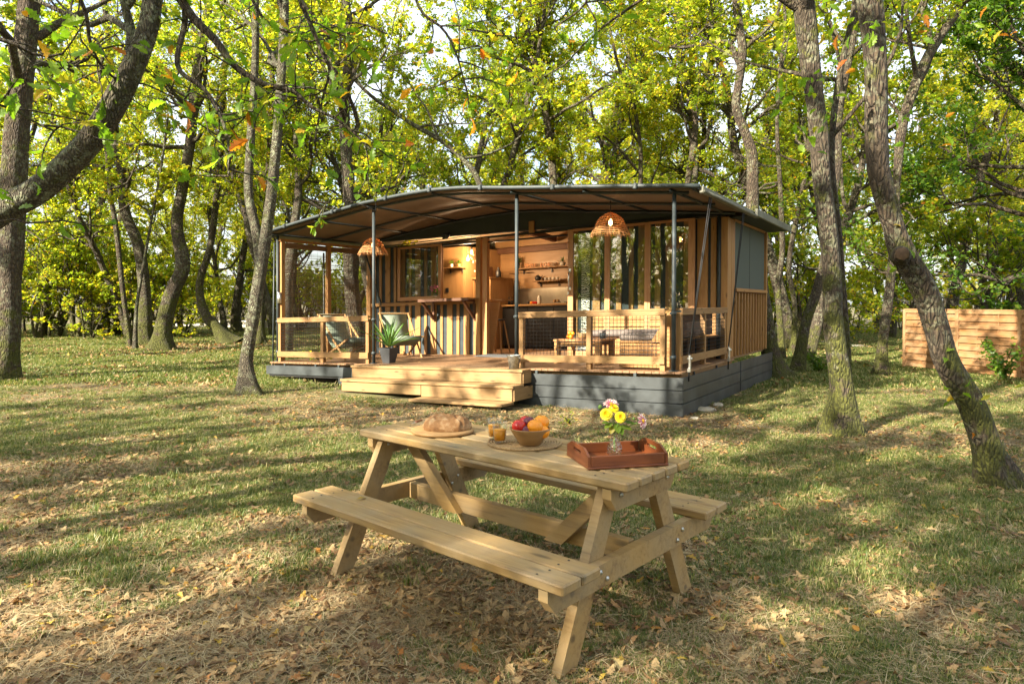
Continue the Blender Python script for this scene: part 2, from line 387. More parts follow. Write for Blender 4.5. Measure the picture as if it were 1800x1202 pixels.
def bark(name, c1, c2, moss=.6, lichen=.5, mossz=1.2, top_moss=0.35, vs_=30, ls=13):
    t = NT(name); v = t.coords(obj=True, rnd=False); vs = t.coords(obj=True, rnd=False, scale=(1, 1, .28))
    vo = t.n('ShaderNodeTexVoronoi'); vo.feature = 'DISTANCE_TO_EDGE'; vo.inputs['Scale'].default_value = vs_; vo.inputs['Randomness'].default_value = 1
    wp = t.n('ShaderNodeVectorMath', operation='ADD'); nn = t.n('ShaderNodeTexNoise'); nn.inputs['Scale'].default_value = 9; t.l(vs, nn.inputs['Vector'])
    sca = t.n('ShaderNodeVectorMath', operation='SCALE'); sca.inputs['Scale'].default_value = .07; t.l(nn.outputs['Color'], sca.inputs[0])
    t.l(vs, wp.inputs[0]); t.l(sca.outputs[0], wp.inputs[1]); t.l(wp.outputs[0], vo.inputs['Vector'])
    fis = t.ramp(vo.outputs['Distance'], [(0, 0.0), (.28, 1.0)]); n1 = t.noise(vs, 30, 5, .7); n2 = t.noise(v, 3, 3)
    h = t.math('ADD', t.math('MULTIPLY', fis, .5), t.math('MULTIPLY', n1, .75))
    col = t.ramp(h, [(.2, tuple(x * .3 for x in c2)), (.55, c2), (1.0, c1)])
    col = t.mix(t.ramp(n2, [(.35, 0.0), (.7, .5)]), col, tuple(x * .6 for x in c1))
    lf = t.ramp(t.noise(v, ls, 6, .7), [(.50, 0.0), (.56, 1.0)]); lf2 = t.ramp(t.noise(v, 2.1, 2), [(.38, 0.0), (.55, 1.0)])
    col = t.mix(t.math('MULTIPLY', t.math('MULTIPLY', lf, lf2), lichen), col, (.34, .37, .24))
    sep = t.n('ShaderNodeSeparateXYZ'); t.l(v, sep.inputs[0])
    zz = t.math('DIVIDE', sep.outputs[2], mossz); low = t.math('SUBTRACT', 1.0, zz); low = t.math('MAXIMUM', low, top_moss - .5)
    mf = t.math('ADD', t.noise(v, 4.2, 4, .7), t.math('MULTIPLY', low, .22))
    mf = t.ramp(mf, [(.56, 0.0), (.66, 1.0)])
    mc = t.ramp(t.noise(v, 60, 3), [(.3, (.035, .042, .006)), (.7, (.115, .115, .016))])
    col = t.mix(t.math('MULTIPLY', mf, moss), col, mc)
    t.bsdf(col, .9, t.bump(h, 1.0, .06)); return t.m
M['bark'] = bark('oak_bark', (.12, .085, .052), (.055, .038, .024), 1.0, .32, 1.6, .5)
M['bark_pale'] = bark('lichened_bark', (.18, .155, .10), (.075, .06, .04), .9, .75, .5, .5, 60, 16)
M['bark_far'] = bark('far_oak_bark', (.115, .085, .056), (.055, .041, .028), .8, .3)
M['bark_ivy'] = bark('mossy_bark', (.11, .08, .05), (.052, .038, .024), 1.0, .32, 2.6, .55)
# ground
t = NT('lawn_soil'); v = t.coords(obj=True, rnd=False)
n1 = t.noise(v, .35, 4, .6); n2 = t.noise(v, 2.4, 5, .65); n3 = t.noise(v, 38, 4, .7); n4 = t.noise(v, 140, 2)
soil = t.ramp(n3, [(.3, (.035, .022, .012)), (.5, (.10, .064, .034)), (.68, (.24, .165, .09))])
gr = t.ramp(n4, [(.3, (.07, .085, .02)), (.7, (.19, .185, .06))])
f = t.ramp(t.math('ADD', t.math('MULTIPLY', n1, .6), t.math('MULTIPLY', n2, .4)), [(.42, 0.0), (.56, .8)])
t.bsdf(t.mix(f, soil, gr), .95, t.bump(t.math('ADD', n3, t.math('MULTIPLY', n4, .5)), .6, .03)); M['ground'] = t.m

# ------------------------------------------------------------------ terrain
rs = np.random.RandomState(11)
def vnoise(x, y, seed=0, cell=1.0):
    x = np.asarray(x) / cell; y = np.asarray(y) / cell; xi = np.floor(x).astype(int); yi = np.floor(y).astype(int)
    fx = x - xi; fy = y - yi; fx = fx * fx * (3 - 2 * fx); fy = fy * fy * (3 - 2 * fy)
    def h(i, j):
        n = (i * 374761393 + j * 668265263 + seed * 144664711) & 0x7fffffff
        n = (n ^ (n >> 13)) * 1274126177 & 0x7fffffff
        return ((n ^ (n >> 16)) & 0xffff) / 65535.
    return (h(xi, yi) * (1 - fx) + h(xi + 1, yi) * fx) * (1 - fy) + (h(xi, yi + 1) * (1 - fx) + h(xi + 1, yi + 1) * fx) * fy
def gz(x, y):
    x = np.asarray(x, float); y = np.asarray(y, float)
    d = np.exp(-((x + .02) ** 2 + (y - 3.58) ** 2) / 3.0)
    return (vnoise(x + 500, y + 500, 3, 2.7) - .5) * .07 * (1 - d) + (vnoise(x + 500, y + 500, 5, .6) - .5) * .018
def axisgrid(lo, hi, fine_lo, fine_hi, step, grow=1.22):
    a = list(np.arange(fine_lo, fine_hi, step)); s = step; x = fine_hi
    while x < hi: a.append(x); s *= grow; x += s
    a.append(hi); s = step; x = fine_lo - step
    while x > lo: a.insert(0, x); s *= grow; x -= s
    a.insert(0, lo); return np.array(a)
gxs = axisgrid(-320, 320, -12, 12, .12); gys = axisgrid(-120, 420, 1, 18, .12)
X, Y = np.meshgrid(gxs, gys); Zg = gz(X, Y)
nx, ny = len(gxs), len(gys); idx = np.arange(nx * ny).reshape(ny, nx)
F = np.stack([idx[:-1, :-1], idx[:-1, 1:], idx[1:, 1:], idx[1:, :-1]], -1).reshape(-1, 4)
tag(link('ground', gmesh('ground', np.stack([X, Y, Zg], -1).reshape(-1, 3), F, M['ground'], True)), kind='structure')
#==GROUNDEXTRA==
# ------------------------------------------------------------------ trees
def unit(v): return v / (np.linalg.norm(v, axis=-1, keepdims=True) + 1e-12)
class TreeB:
    """collects tapered limbs and leaf places of one tree"""
    def __init__(s, seed): s.r = np.random.RandomState(seed); s.V = []; s.F = []; s.n = 0; s.L = []; s.LD = []
    def limb(s, P, R, n, rough=0.0, flare=0.0):
        P = np.asarray(P, float); R = np.asarray(R, float); m = len(P)
        T = unit(np.gradient(P, axis=0)); u = np.cross(T[0], (0.3, 1, 0.1)); V = np.zeros((m, n, 3))
        ph = s.r.uniform(0, 6.28, 4); ang = np.arange(n) * 2 * PI / n
        for i in range(m):
            u = u - T[i] * (u @ T[i]); u = u / np.linalg.norm(u); w_ = np.cross(T[i], u)
            rr = np.full(n, R[i])
            if rough:
                rr = rr * (1 + rough * (np.sin(3 * ang + ph[0] + i * .21) * .5 + np.sin(5 * ang + ph[1] - i * .35) * .4 + s.r.uniform(-.6, .6, n)))
                if flare and i < 5: rr = rr * (1 + flare * (1 - i / 5) ** 2 * (1 + .5 * np.sin(4 * ang + ph[2])))
            V[i] = P[i] + (u[None] * np.cos(ang)[:, None] + w_[None] * np.sin(ang)[:, None]) * rr[:, None]
        k = np.arange(m * n).reshape(m, n); kn = np.roll(k, -1, 1)
        F = np.stack([k[:-1], kn[:-1], kn[1:], k[1:]], -1).reshape(-1, 4) + s.n
        s.V.append(V.reshape(-1, 3)); s.F.append(F); s.n += m * n
    def grow(s, p0, d, L, r0, lev, leafn, up=.25, wig=.22, sub=(5, 4), n=7):
        """lev 0 limb, 1 branch, 2 twig"""
        m = (8, 6, 4)[lev]; P = [np.array(p0, float)]; d = unit(np.array(d, float))
        for i in range(m - 1):
            d = unit(d + s.r.normal(0, wig, 3) + np.array([0, 0, up * .25])); P.append(P[-1] + d * L / (m - 1))
        P = np.array(P); R = np.linspace(r0, max(r0 * .3, .003), m)
        s.limb(P, R, (n, 4, 3)[lev])
        if lev < 2:
            k = sub[lev]; ts = s.r.uniform(.25, 1.0, k); ts[0] = 1.0
            for t_ in ts:
                q = t_ * (m - 1); i = min(int(q), m - 2); pp = P[i] + (P[i + 1] - P[i]) * (q - i)
                dd = unit(P[i + 1] - P[i]); side = unit(np.cross(dd, s.r.normal(0, 1, 3)))
                nd = unit(dd * s.r.uniform(.5, 1.0) + side * s.r.uniform(.4, 1.0) + np.array([0, 0, .12]))
                s.grow(pp, nd, L * s.r.uniform(.38, .6) * (1.0, .8)[lev], max(r0 * (1 - .6 * t_) * .55, .005), lev + 1, leafn, up, wig, sub, n)
        else:
            k = leafn; ts = s.r.uniform(.15, 1.1, k)[:, None]
            A, B = P[0], P[-1]; c = A + (B - A) * ts + s.r.normal(0, .5, (k, 3)) * np.array([.26, .26, .15]) * (L / .7)
            s.L.append(c); s.LD.append(unit((B - A)[None] + s.r.normal(0, .9, (k, 3))))
    def crown(s, path, rads, z0, nl, Lmax, leafn, sub=(5, 4), zpow=1.0, el=(.0, .9), rf=.4):
        """limbs start on the trunk above z0"""
        zs = path[:, 2]; ok = np.where(zs >= z0)[0]
        if len(ok) < 2: ok = np.arange(len(zs) - 2, len(zs))
        for j in range(nl):
            f = s.r.uniform(0, 1) ** zpow; q = ok[0] + f * (len(path) - 1 - ok[0]); i = min(int(q), len(path) - 2)
            pp = path[i] + (path[i + 1] - path[i]) * (q - i); az = j * 2.4 + s.r.uniform(-.6, .6); e = s.r.uniform(*el) + .4 * f
            L = Lmax * (1 - .45 * f) * s.r.uniform(.65, 1.1)
            s.grow(pp, (math.cos(az) * math.cos(e), math.sin(az) * math.cos(e), math.sin(e)), L, rads[i] * rf + .012, 0, leafn, sub=sub)
    def wood(s, name, mat, parent):
        return link(name, gmesh(name, np.concatenate(s.V), np.concatenate(s.F).tolist(), mat, True), parent)
    def leaves(s, name, mat, parent, size, nv=4, up=.9, spread=.75):
        C = np.concatenate(s.L); D = np.concatenate(s.LD)
        return link(name, leafmesh(name, C, D, size, mat, s.r, up, spread), parent)
def leafmesh(name, C, D, size, mat, r, up=.9, spread=.75):
    k = len(C); N = r.normal(0, spread, (k, 3)); N[:, 2] += up; N = unit(N)
    A = unit(D - N * (D * N).sum(1)[:, None]); B = np.cross(N, A); S = (size * r.uniform(.6, 1.25, k))[:, None]
    base = C - A * S * .5
    P = np.stack([base, base + A * S * .55 + B * S * .33 + N * S * .08, base + A * S - N * S * .1, base + A * S * .5 - B * S * .33 + N * S * .08], 1)
    return npmesh(name, P.reshape(-1, 3), 4, mat)
def smooth_path(P, R, step):
    P = np.asarray(P, float); R = np.asarray(R, float)
    d = np.r_[0, np.cumsum(np.linalg.norm(np.diff(P, axis=0), axis=1))]; n = max(4, int(d[-1] / step)); t_ = np.linspace(0, d[-1], n)
    # Catmull-Rom through the points
    out = []; rad = np.interp(t_, d, R)
    for x in t_:
        i = min(max(np.searchsorted(d, x, 'right') - 1, 0), len(P) - 2); u = (x - d[i]) / (d[i + 1] - d[i])
        p0 = P[max(i - 1, 0)]; p1 = P[i]; p2 = P[i + 1]; p3 = P[min(i + 2, len(P) - 1)]
        out.append(.5 * ((2 * p1) + (-p0 + p2) * u + (2 * p0 - 5 * p1 + 4 * p2 - p3) * u * u + (-p0 + 3 * p1 - 3 * p2 + p3) * u ** 3))
    return np.array(out), rad
def photo_path(pts, depth, drift=0.0):
    """pts: (u, v, width in px); depth of the foot; returns world points and radii"""
    P = []; R = []
    for k, (u, v, wd) in enumerate(pts):
        y = depth + drift * k; p = at(u, v, y); P.append(p); R.append(wd * (.43 if wd > 33 else .42) / CF * y)
    return np.array(P), np.array(R)
def hero(label, pts, depth=None, extra=(), seed=1, mat='bark', leafmat_='leaf', z0=4.5, nl=12, Lmax=3.4, leafn=32, top=None, drift=0.0, lsize=.10,
         sub=(5, 4), step=.16, sides=18, group=None, name='oak_tree', knot=None, limbs_from=(), flare=.95):
    if depth is None: depth = gp(pts[0][0], pts[0][1])[1]
    P, R = photo_path(pts, depth, drift); base = P[0].copy(); base[2] = float(gz(base[0], base[1])) - .12
    P = np.vstack([base[None], P[1:] if P[0][2] - base[2] < .35 else P]); R = np.r_[R[0] * 1.1, R[1:] if len(R) == len(P) else R]
    T = TreeB(seed)
    if top is None: top = 11.5
    if P[-1][2] < top:                                            # the trunk goes on above the frame
        d = unit(P[-1] - P[-2]); p = P[-1]; r = R[-1]; ext = []; er = []
        d = unit(d + np.array([0, 0, .6]))
        while p[2] < top:
            d = unit(d + T.r.normal(0, .12, 3) + np.array([0, 0, .1])); p = p + d * 1.0; r = max(r * .84, .03); ext.append(p); er.append(r)
        P = np.vstack([P, ext]); R = np.r_[R, er]
    Q, QR = smooth_path(P, R, step)
    o = thing(name, label, 'tree', tuple(Q[0]), 0, group); org = Q[0]
    Q = Q - org
    T.limb(Q, QR, sides, .045, flare)
    for e in extra:
        ep, er = photo_path(e[1:], depth + e[0]); ep = ep - org
        # root the limb in the nearest trunk point
        eq, eqr = smooth_path(ep, er, step); T.limb(eq, eqr, max(8, sides - 6), .04)
        T.crown(eq, eqr, eq[-1][2] - 2.5 if eq[-1][2] > 5 else eq[len(eq) // 2][2], max(2, nl // 4), Lmax * .7, leafn, sub)
    T.crown(Q, QR, z0, nl, Lmax, leafn, sub)
    T.wood('trunk', M[mat], o); T.leaves('crown', M[leafmat_], o, lsize)
    return o, org, Q, QR

hero('thick oak trunk at the left edge with ivy stems and cracked bark', [(10, 670, 34), (14, 600, 45), (18, 495, 38), (20, 440, 44), (26, 280, 46), (38, 150, 42), (47, 58, 40), (55, -20, 38)],
     seed=101, z0=4.6, nl=13, leafn=26)
LB, LBorg, LBq, _ = hero('foreground oak whose thick lichened limb leans in over the lawn', [(-620, 905, 90), (-480, 760, 84), (-300, 590, 76), (-120, 450, 66), (0, 372, 56), (62, 338, 52), (118, 290, 50), (168, 235, 48), (205, 175, 48), (238, 110, 42), (262, 45, 38), (276, -30, 36)],
     depth=4.6, seed=102, mat='bark_pale', z0=4.2, nl=7, Lmax=2.6, top=8.0, leafn=10, step=.07, sides=30,
     extra=[(0.0, (205, 175, 30), (226, 120, 26), (232, 70, 20), (222, 20, 16), (205, -40, 14))])
hero('slender pale lichened oak forking beside the deck, with moss at its foot', [(438, 693, 38), (433, 640, 26), (440, 590, 24), (446, 553, 26), (455, 495, 26), (464, 437, 24), (476, 350, 22), (486, 250, 20), (495, 130, 18), (500, 0, 18)],
     seed=103, mat='bark_pale', z0=4.6, nl=8, leafn=30, extra=[(0.1, (458, 460, 22), (450, 405, 20), (437, 340, 18), (441, 245, 17), (448, 120, 15), (449, 0, 14), (446, -80, 12))])
hero('dark mossy oak with an S-shaped trunk in the lawn clump', [(282, 616, 38), (290, 560, 32), (303, 512, 29), (322, 466, 29), (311, 396, 23), (321, 330, 21), (335, 245, 20), (344, 145, 20), (357, 70, 18), (367, 0, 17)], seed=104, mat='bark_ivy', nl=13, leafn=32)
hero('ivy-clad upright oak in the middle of the lawn clump', [(254, 608, 26), (255, 524, 24), (244, 437, 22), (220, 372, 20), (213, 300, 17), (204, 245, 16), (196, 150, 14), (190, 60, 12)], seed=105, mat='bark_ivy', nl=12, leafn=32)
hero('thin crooked oak at the outer side of the lawn clump', [(231, 613, 9), (216, 512, 10), (205, 408, 10), (194, 338, 9), (186, 250, 8), (176, 150, 7)], seed=106, z0=4, nl=8, Lmax=2.4, leafn=30, leafmat_='leaf_y', top=9)
hero('pale wavy sapling stem in front of the lawn clump', [(237, 617, 7), (240, 542, 7), (250, 478, 6), (268, 378, 5), (284, 290, 5), (296, 200, 4)], seed=107, mat='bark_pale', z0=2.6, nl=8, Lmax=1.7, leafn=26, leafmat_='leaf_y', top=7, step=.25, sides=10)
hero('leaning oak with a mossy ivy foot near the pale road', [(402, 604, 30), (380, 575, 22), (361, 553, 19), (351, 500, 15), (370, 431, 13), (380, 350, 13), (387, 280, 12), (392, 180, 11), (396, 80, 10)], seed=108, mat='bark_ivy', nl=12, leafn=32, leafmat_='leaf_y')
hero('dark ivy-wrapped trunk right behind the pale forked oak', [(457, 606, 20), (458, 560, 15), (460, 500, 13), (462, 440, 13), (470, 330, 12), (476, 220, 11), (480, 100, 10)], seed=109, mat='bark_ivy', nl=12, leafn=30)
hero('mossy oak with a tall straight trunk standing right of the lodge', [(1478, 765, 52), (1480, 687, 43), (1470, 614, 41), (1464, 553, 38), (1462, 476, 36), (1456, 405, 35), (1444, 314, 35), (1440, 245, 37), (1432, 175, 34), (1421, 87, 40), (1412, 0, 42), (1404, -80, 38)],
     seed=110, mat='bark_ivy', z0=4.3, nl=13, leafn=26, top=10, extra=[(.22, (1490, 740, 12), (1492, 640, 11), (1484, 520, 10), (1474, 400, 12), (1462, 290, 13), (1466, 200, 13), (1480, 110, 12), (1500, 20, 11), (1510, -60, 10))])
R2, R2org, R2q, _ = hero('big bent oak leaning across the right side, with a sawn-off limb', [(1768, 850, 66), (1734, 783, 54), (1705, 706, 50), (1664, 637, 47), (1645, 572, 46), (1622, 503, 48), (1588, 447, 50), (1572, 402, 40), (1557, 349, 42), (1544, 297, 42), (1540, 227, 43), (1540, 140, 42), (1536, 70, 44), (1528, 0, 48), (1522, -80, 44)],
     seed=133, mat='bark', z0=5.2, nl=12, leafn=16, top=9.5, step=.1, sides=26)
hero('tall sunlit trunk rising behind the roof, with moss and a long side limb', [(1365, 662, 48), (1352, 600, 32), (1338, 500, 27), (1325, 400, 25), (1323, 340, 24), (1322, 275, 23), (1311, 236, 19), (1294, 190, 18), (1299, 145, 17), (1305, 90, 18), (1297, 30, 17), (1293, -40, 16)],
     seed=112, mat='bark', z0=6.5, nl=11, leafn=32, extra=[(0, (1300, 115, 11), (1292, 98, 11), (1279, 74, 9), (1236, 78, 9), (1205, 84, 7), (1175, 82, 6), (1140, 66, 4)), (0, (1305, 90, 10), (1320, 74, 9), (1343, 57, 7), (1366, 27, 6), (1375, -10, 6))])
hero('leaning mossy oak just right of the lodge', [(1400, 655, 26), (1416, 572, 20), (1436, 511, 20), (1450, 450, 17), (1458, 380, 15), (1472, 300, 14), (1475, 200, 15), (1496, 90, 13), (1510, 10, 12)], seed=113, mat='bark_ivy', nl=11, leafn=30)
hero('smooth grey oak beside the wooden fence, forking high up', [(1548, 662, 22), (1552, 600, 19), (1561, 534, 19), (1568, 460, 16), (1573, 380, 15), (1577, 307, 15), (1585, 227, 20), (1606, 157, 20), (1634, 94, 19), (1662, 50, 17), (1684, 18, 16), (1700, -40, 14)],
     seed=114, nl=12, leafn=30, extra=[(0, (1634, 94, 10), (1634, 60, 9), (1622, 22, 8), (1618, -30, 7))])
hero('slim twin trunk nearer the lodge corner', [(1374, 614, 13), (1368, 503, 12), (1375, 438, 11), (1371, 321, 9), (1366, 220, 8), (1372, 120, 7)], seed=115, mat='bark_ivy', nl=10, leafn=30, depth=18)
hero('slim dark trunk curving beside the lodge corner', [(1393, 610, 12), (1397, 540, 10), (1387, 476, 10), (1393, 419, 10), (1412, 325, 10), (1424, 230, 9), (1430, 120, 8)], seed=116, mat='bark_ivy', nl=10, leafn=30, depth=20)
hero('curving oak above the middle of the roof with crooked side limbs', [(985, 600, 26), (980, 450, 20), (973, 327, 17), (969, 270, 16), (962, 220, 15), (952, 159, 15), (940, 101, 13), (924, 46, 12), (912, 5, 11), (900, -50, 10)], depth=19, seed=117, z0=5.2, nl=10, leafn=32,
     extra=[(0, (950, 150, 8), (936, 128, 8), (905, 112, 7), (880, 104, 6), (850, 98, 4)), (0, (940, 101, 7), (930, 72, 6), (950, 40, 5), (975, 20, 4)), (0, (924, 60, 7), (905, 68, 6), (870, 60, 5), (820, 52, 4))])
hero('long grey trunk leaning to the left above the roof', [(900, 610, 16), (868, 450, 14), (844, 327, 12), (817, 284, 11), (778, 249, 10), (724, 218, 9), (689, 194, 8), (650, 167, 7), (603, 117, 6), (570, 60, 5)], depth=17, seed=118, mat='bark_pale', z0=5, nl=9, Lmax=2.4, leafn=24, top=9)
hero('slender oak above the roof with a kinked top', [(1190, 600, 16), (1200, 450, 14), (1209, 324, 13), (1221, 245, 12), (1221, 199, 11), (1202, 122, 10), (1193, 61, 9), (1190, 0, 8)], depth=20, seed=119, nl=11, leafn=32, leafmat_='leaf_y')
hero('thin forked stem between the two roof-top oaks', [(1122, 600, 11), (1124, 400, 10), (1126, 300, 9), (1125, 250, 8), (1113, 183, 8), (1099, 144, 7), (1086, 113, 6), (1070, 40, 5)], depth=21, seed=120, nl=10, Lmax=2.6, leafn=32, leafmat_='leaf_y', extra=[(0, (1120, 300, 6), (1086, 260, 5), (1040, 225, 4), (1000, 205, 3))])
# sawn-off limb of the big bent oak
P = at(1583, 449, gp(1768, 850)[1] - .10); kr = 13 / CF * P[1]
mb = MB(); tw = np.array([-.45, -1, .05]); tw /= np.linalg.norm(tw)
base = P - R2org; mb.tube([base - tw * .02, base + tw * .10, base + tw * .115], [kr * 1.35, kr, kr * .9], 18); mb.build('sawn_stub', M['bark'], R2)
mb = MB(); mb.tube([base + tw * .115, base + tw * .12], [kr * .86, kr * .8], 18)
t = NT('sawn_wood'); v = t.coords(obj=True, rnd=False); t.bsdf(t.ramp(t.noise(v, 25, 4), [(.3, (.06, .035, .02)), (.7, (.13, .08, .045))]), .9); mb.build('sawn_face', t.m, R2)

# generic oaks: a few grown trees, copied with their parts
def generic(seed, label, group, h, r0, z0, nl, Lmax, leafn, lm, lean=.0, bm='bark_far', name='oak_tree', lsize=.11, kink=.09, multi=1, sub=(5, 4)):
    T = TreeB(seed); o = thing(name, label, 'tree', (0, 0, 0), 0, group)
    for q in range(multi):
        p = np.array([.0, 0, -.15]) + (T.r.normal(0, .15, 3) * [1, 1, 0] if multi > 1 else 0); d = unit(np.array([lean + T.r.normal(0, .1), T.r.normal(0, .1), 1.])); P = [p]; n = 12
        for i in range(n): d = unit(d + T.r.normal(0, kink, 3) + np.array([0, 0, .05])); p = p + d * h / n; P.append(p)
        R = r0 * np.linspace(1.15, .22, n + 1); Q, QR = smooth_path(P, R, .45); T.limb(Q, QR, 10, .05, .5)
        T.crown(Q, QR, z0, nl // multi, Lmax, leafn, sub)
    T.wood('trunk', M[bm], o); T.leaves('crown', M[lm], o, lsize); return o
FOREST = 'oaks of the surrounding wood'
protos = [generic(201, 'x', FOREST, 11.5, .17, 3.2, 22, 3.2, 34, 'leaf', .05), generic(202, 'x', FOREST, 12.5, .14, 3.6, 22, 3.0, 34, 'leaf_y', -.1),
          generic(203, 'x', FOREST, 10.5, .12, 2.4, 22, 2.9, 34, 'leaf', .18), generic(204, 'x', FOREST, 12., .19, 3.0, 24, 3.4, 32, 'leaf_y', .0),
          generic(205, 'x', FOREST, 9.5, .10, 2.0, 22, 2.6, 32, 'leaf_y', -.2), generic(206, 'x', FOREST, 13., .16, 4.5, 22, 3.2, 34, 'leaf', .1)]
bush = [generic(211, 'x', 'bushes', 2.4, .03, .15, 26, 1.2, 16, 'leaf_y', 0, multi=4, name='bush', lsize=.10, sub=(4, 3)),
        generic(212, 'x', 'bushes', 3.4, .035, .2, 28, 1.4, 16, 'leaf', .1, multi=4, name='bush', lsize=.10, sub=(4, 3)),
        generic(213, 'x', 'bushes', 1.6, .02, .1, 22, .9, 14, 'leaf_d', .0, multi=5, name='bush', lsize=.08, sub=(4, 3))]
kids_of(None)
LEAN = ['straight', 'bowed', 'leaning', 'stout', 'small leaning', 'bare-stemmed']
TINT = ['green', 'yellowing', 'green', 'yellowing', 'yellowing', 'green']
used = [False] * 6; usedb = [False] * 3
def where_label(x, y):
    u = 900 + CF * x / max(y, .1)
    if y < 1: return 'outside the frame, shading the lawn'
    if u < 0: return 'at the far clearing edge'
    if u < 190: return 'behind the far lawn edge' 
    if u < 340: return 'behind the lawn clump of trunks'
    if u < 480: return 'beyond the pale forked oak'
    if u < 660: return 'above the low roof slope'
    if u < 900: return 'behind the left half of the roof'
    if u < 1120: return 'behind the ridge of the roof'
    if u < 1330: return 'behind the right half of the roof'
    if u < 1480: return 'between lodge and mossy oak'
    if u < 1600: return 'between mossy oak and fence'
    return 'behind the wooden fence'
COUNT = {}
def plant(k, x, y, s, rz, extra=''):
    o = protos[k] if not used[k] else copy_tree(protos[k]); used[k] = True
    o.location = (x, y, float(gz(x, y))); o.rotation_euler = (0, 0, rz); o.scale = (s, s, s * rs.uniform(.92, 1.1))
    ring = 'first row' if y < 24 else 'second row' if y < 32 else 'third row' if y < 44 else 'fourth row'
    wl = where_label(x, y); ring = '' if y < 1 else ', ' + ring
    o['label'] = ('%s %s oak %s%s' % (LEAN[k], TINT[k], wl, ring)); return o
def plant_bush(k, x, y, s, rz, label):
    o = bush[k] if not usedb[k] else copy_tree(bush[k]); usedb[k] = True
    o.location = (x, y, float(gz(x, y)) - .03); o.rotation_euler = (0, 0, rz); o.scale = (s, s, s); o['label'] = label; return o
def inlodge(x, y, mg=1.2):
    a = -((x - CX) * cc + (y - CYY) * cs); b = -(x - CX) * cs + (y - CYY) * cc
    return -mg < a < 7.9 + mg and -2 < b < 5.8 + mg
r = random.Random(5); spots = []
def tryspot(x, y, dmin):
    if inlodge(x, y): return False
    if any((x - a) ** 2 + (y - b) ** 2 < dmin ** 2 for a, b in spots): return False
    spots.append((x, y)); return True
# in view: wedge beyond the lawn
for ymin, ymax, n, dm in ((17, 24, 13, 3.2), (24, 34, 26, 2.9), (34, 46, 26, 3.2), (46, 66, 26, 4.2)):
    c_ = 0; tries = 0
    while c_ < n and tries < 4000:
        tries += 1; y = r.uniform(ymin, ymax); x = r.uniform(-.86, .86) * y
        u = 900 + CF * x / y
        if y < 31 and u < 480: continue                           # the lawn on the left stays open
        if y < 24 and 1480 < u: continue
        if tryspot(x, y, dm): plant(r.randrange(6), x, y, r.uniform(.85, 1.15), r.uniform(0, 6.28)); c_ += 1
# beyond the left lawn edge
for x, y, k in ((-15, 27, 2), (-18.5, 24, 1), (-20, 29, 0), (-13, 31, 4), (-16.5, 33, 3), (-22, 33, 5), (-24, 27, 1), (-10, 34, 0), (-19, 19, 3), (-16, 15.5, 0)):
    if tryspot(x, y, 1.5): plant(k, x, y, 1.05, r.uniform(0, 6.28))
# undergrowth that closes the wood near the ground
nb = 0
def bl(x, y):
    u = 900 + CF * x / y
    s = 'yellow-green' if nb % 2 else 'leafy'
    return '%s undergrowth bush %s' % (s, where_label(x, y))
for i in range(78):
    ang = -.76 + i * .0125 + r.uniform(-.01, .01); y = r.uniform(26.5, 33)
    x = math.tan(ang) * y
    if 900 + CF * x / y > 330: y += r.uniform(8, 14); x = math.tan(ang) * y
    if not inlodge(x, y): plant_bush(r.randrange(2), x, y, r.uniform(.8, 1.5), r.uniform(0, 6), bl(x, y)); nb += 1
for i in range(26):
    ang = .05 + i * .026; y = r.uniform(27, 44); x = math.tan(ang) * y
    if not inlodge(x, y): plant_bush(r.randrange(2), x, y, r.uniform(.8, 1.5), r.uniform(0, 6), bl(x, y)); nb += 1
for x, y, s in ((13.5, 19, 1.3), (15.5, 18, 1.5), (12.5, 21.5, 1.2), (17.0, 16, 1.6), (10.2, 24, 1.2), (18, 20, 1.7), (8.5, 27, 1.2)):
    plant_bush(2 if nb % 2 else 1, x, y, s * (1.6 if nb % 2 else 1), r.uniform(0, 6), 'leafy bush pushing up behind the wooden fence'); nb += 1
# the wood behind the camera and to its left: it shades the lawn
SHADE = [(3, 5, 0, 1.0), (.5, 8, 3, 1.0), (1.8, 11.5, 2, 1.1), (5, 9, 0, 1.1), (-.6, 14, 1, 1.0), (5, 4, 3, 1.0)]
THIN = [(-2.2, 10, 0, 1.0), (-.8, 7.5, 0, 1.0), (-5.9, 5.5, 1, .9), (-4.6, 9.0, 0, 1.0), (-7.6, 12, 1, 1.0), (-9.6, 8, 0, 1.0), (-12, 12.5, 1, 1.0), (-15, 10, 0, 1.0), (-5.2, 14.5, 1, 1.1), (-10, 17, 0, 1.1), (-17.5, 14, 1, 1.1), (-14, 19, 0, 1.0), (-21, 14, 1, 1.1)]
thin = [generic(221, 'x', FOREST, 11.5, .17, 4.0, 9, 2.9, 62, 'leaf', .1, sub=(3, 3)), generic(222, 'x', FOREST, 12., .15, 4.6, 8, 2.8, 62, 'leaf_y', -.12, sub=(3, 3))]
kids_of(None)
for p_, q_, k, s in SHADE: plant(k, -q_ * .766 + p_ * .643, -q_ * .643 - p_ * .766, s, r.uniform(0, 6.28))
usedt = set()
for n_, (p_, q_, k, s) in enumerate(THIN):
    o = thin[k] if k not in usedt else copy_tree(thin[k]); usedt.add(k); o.location = (-q_ * .766 + p_ * .643, -q_ * .643 - p_ * .766, 0); o.rotation_euler = (0, 0, r.uniform(0, 6)); o.scale = (s, s, s); o['label'] = '%s thinly leaved oak outside the frame, letting sun onto the lawn' % ('green', 'yellowing')[k]
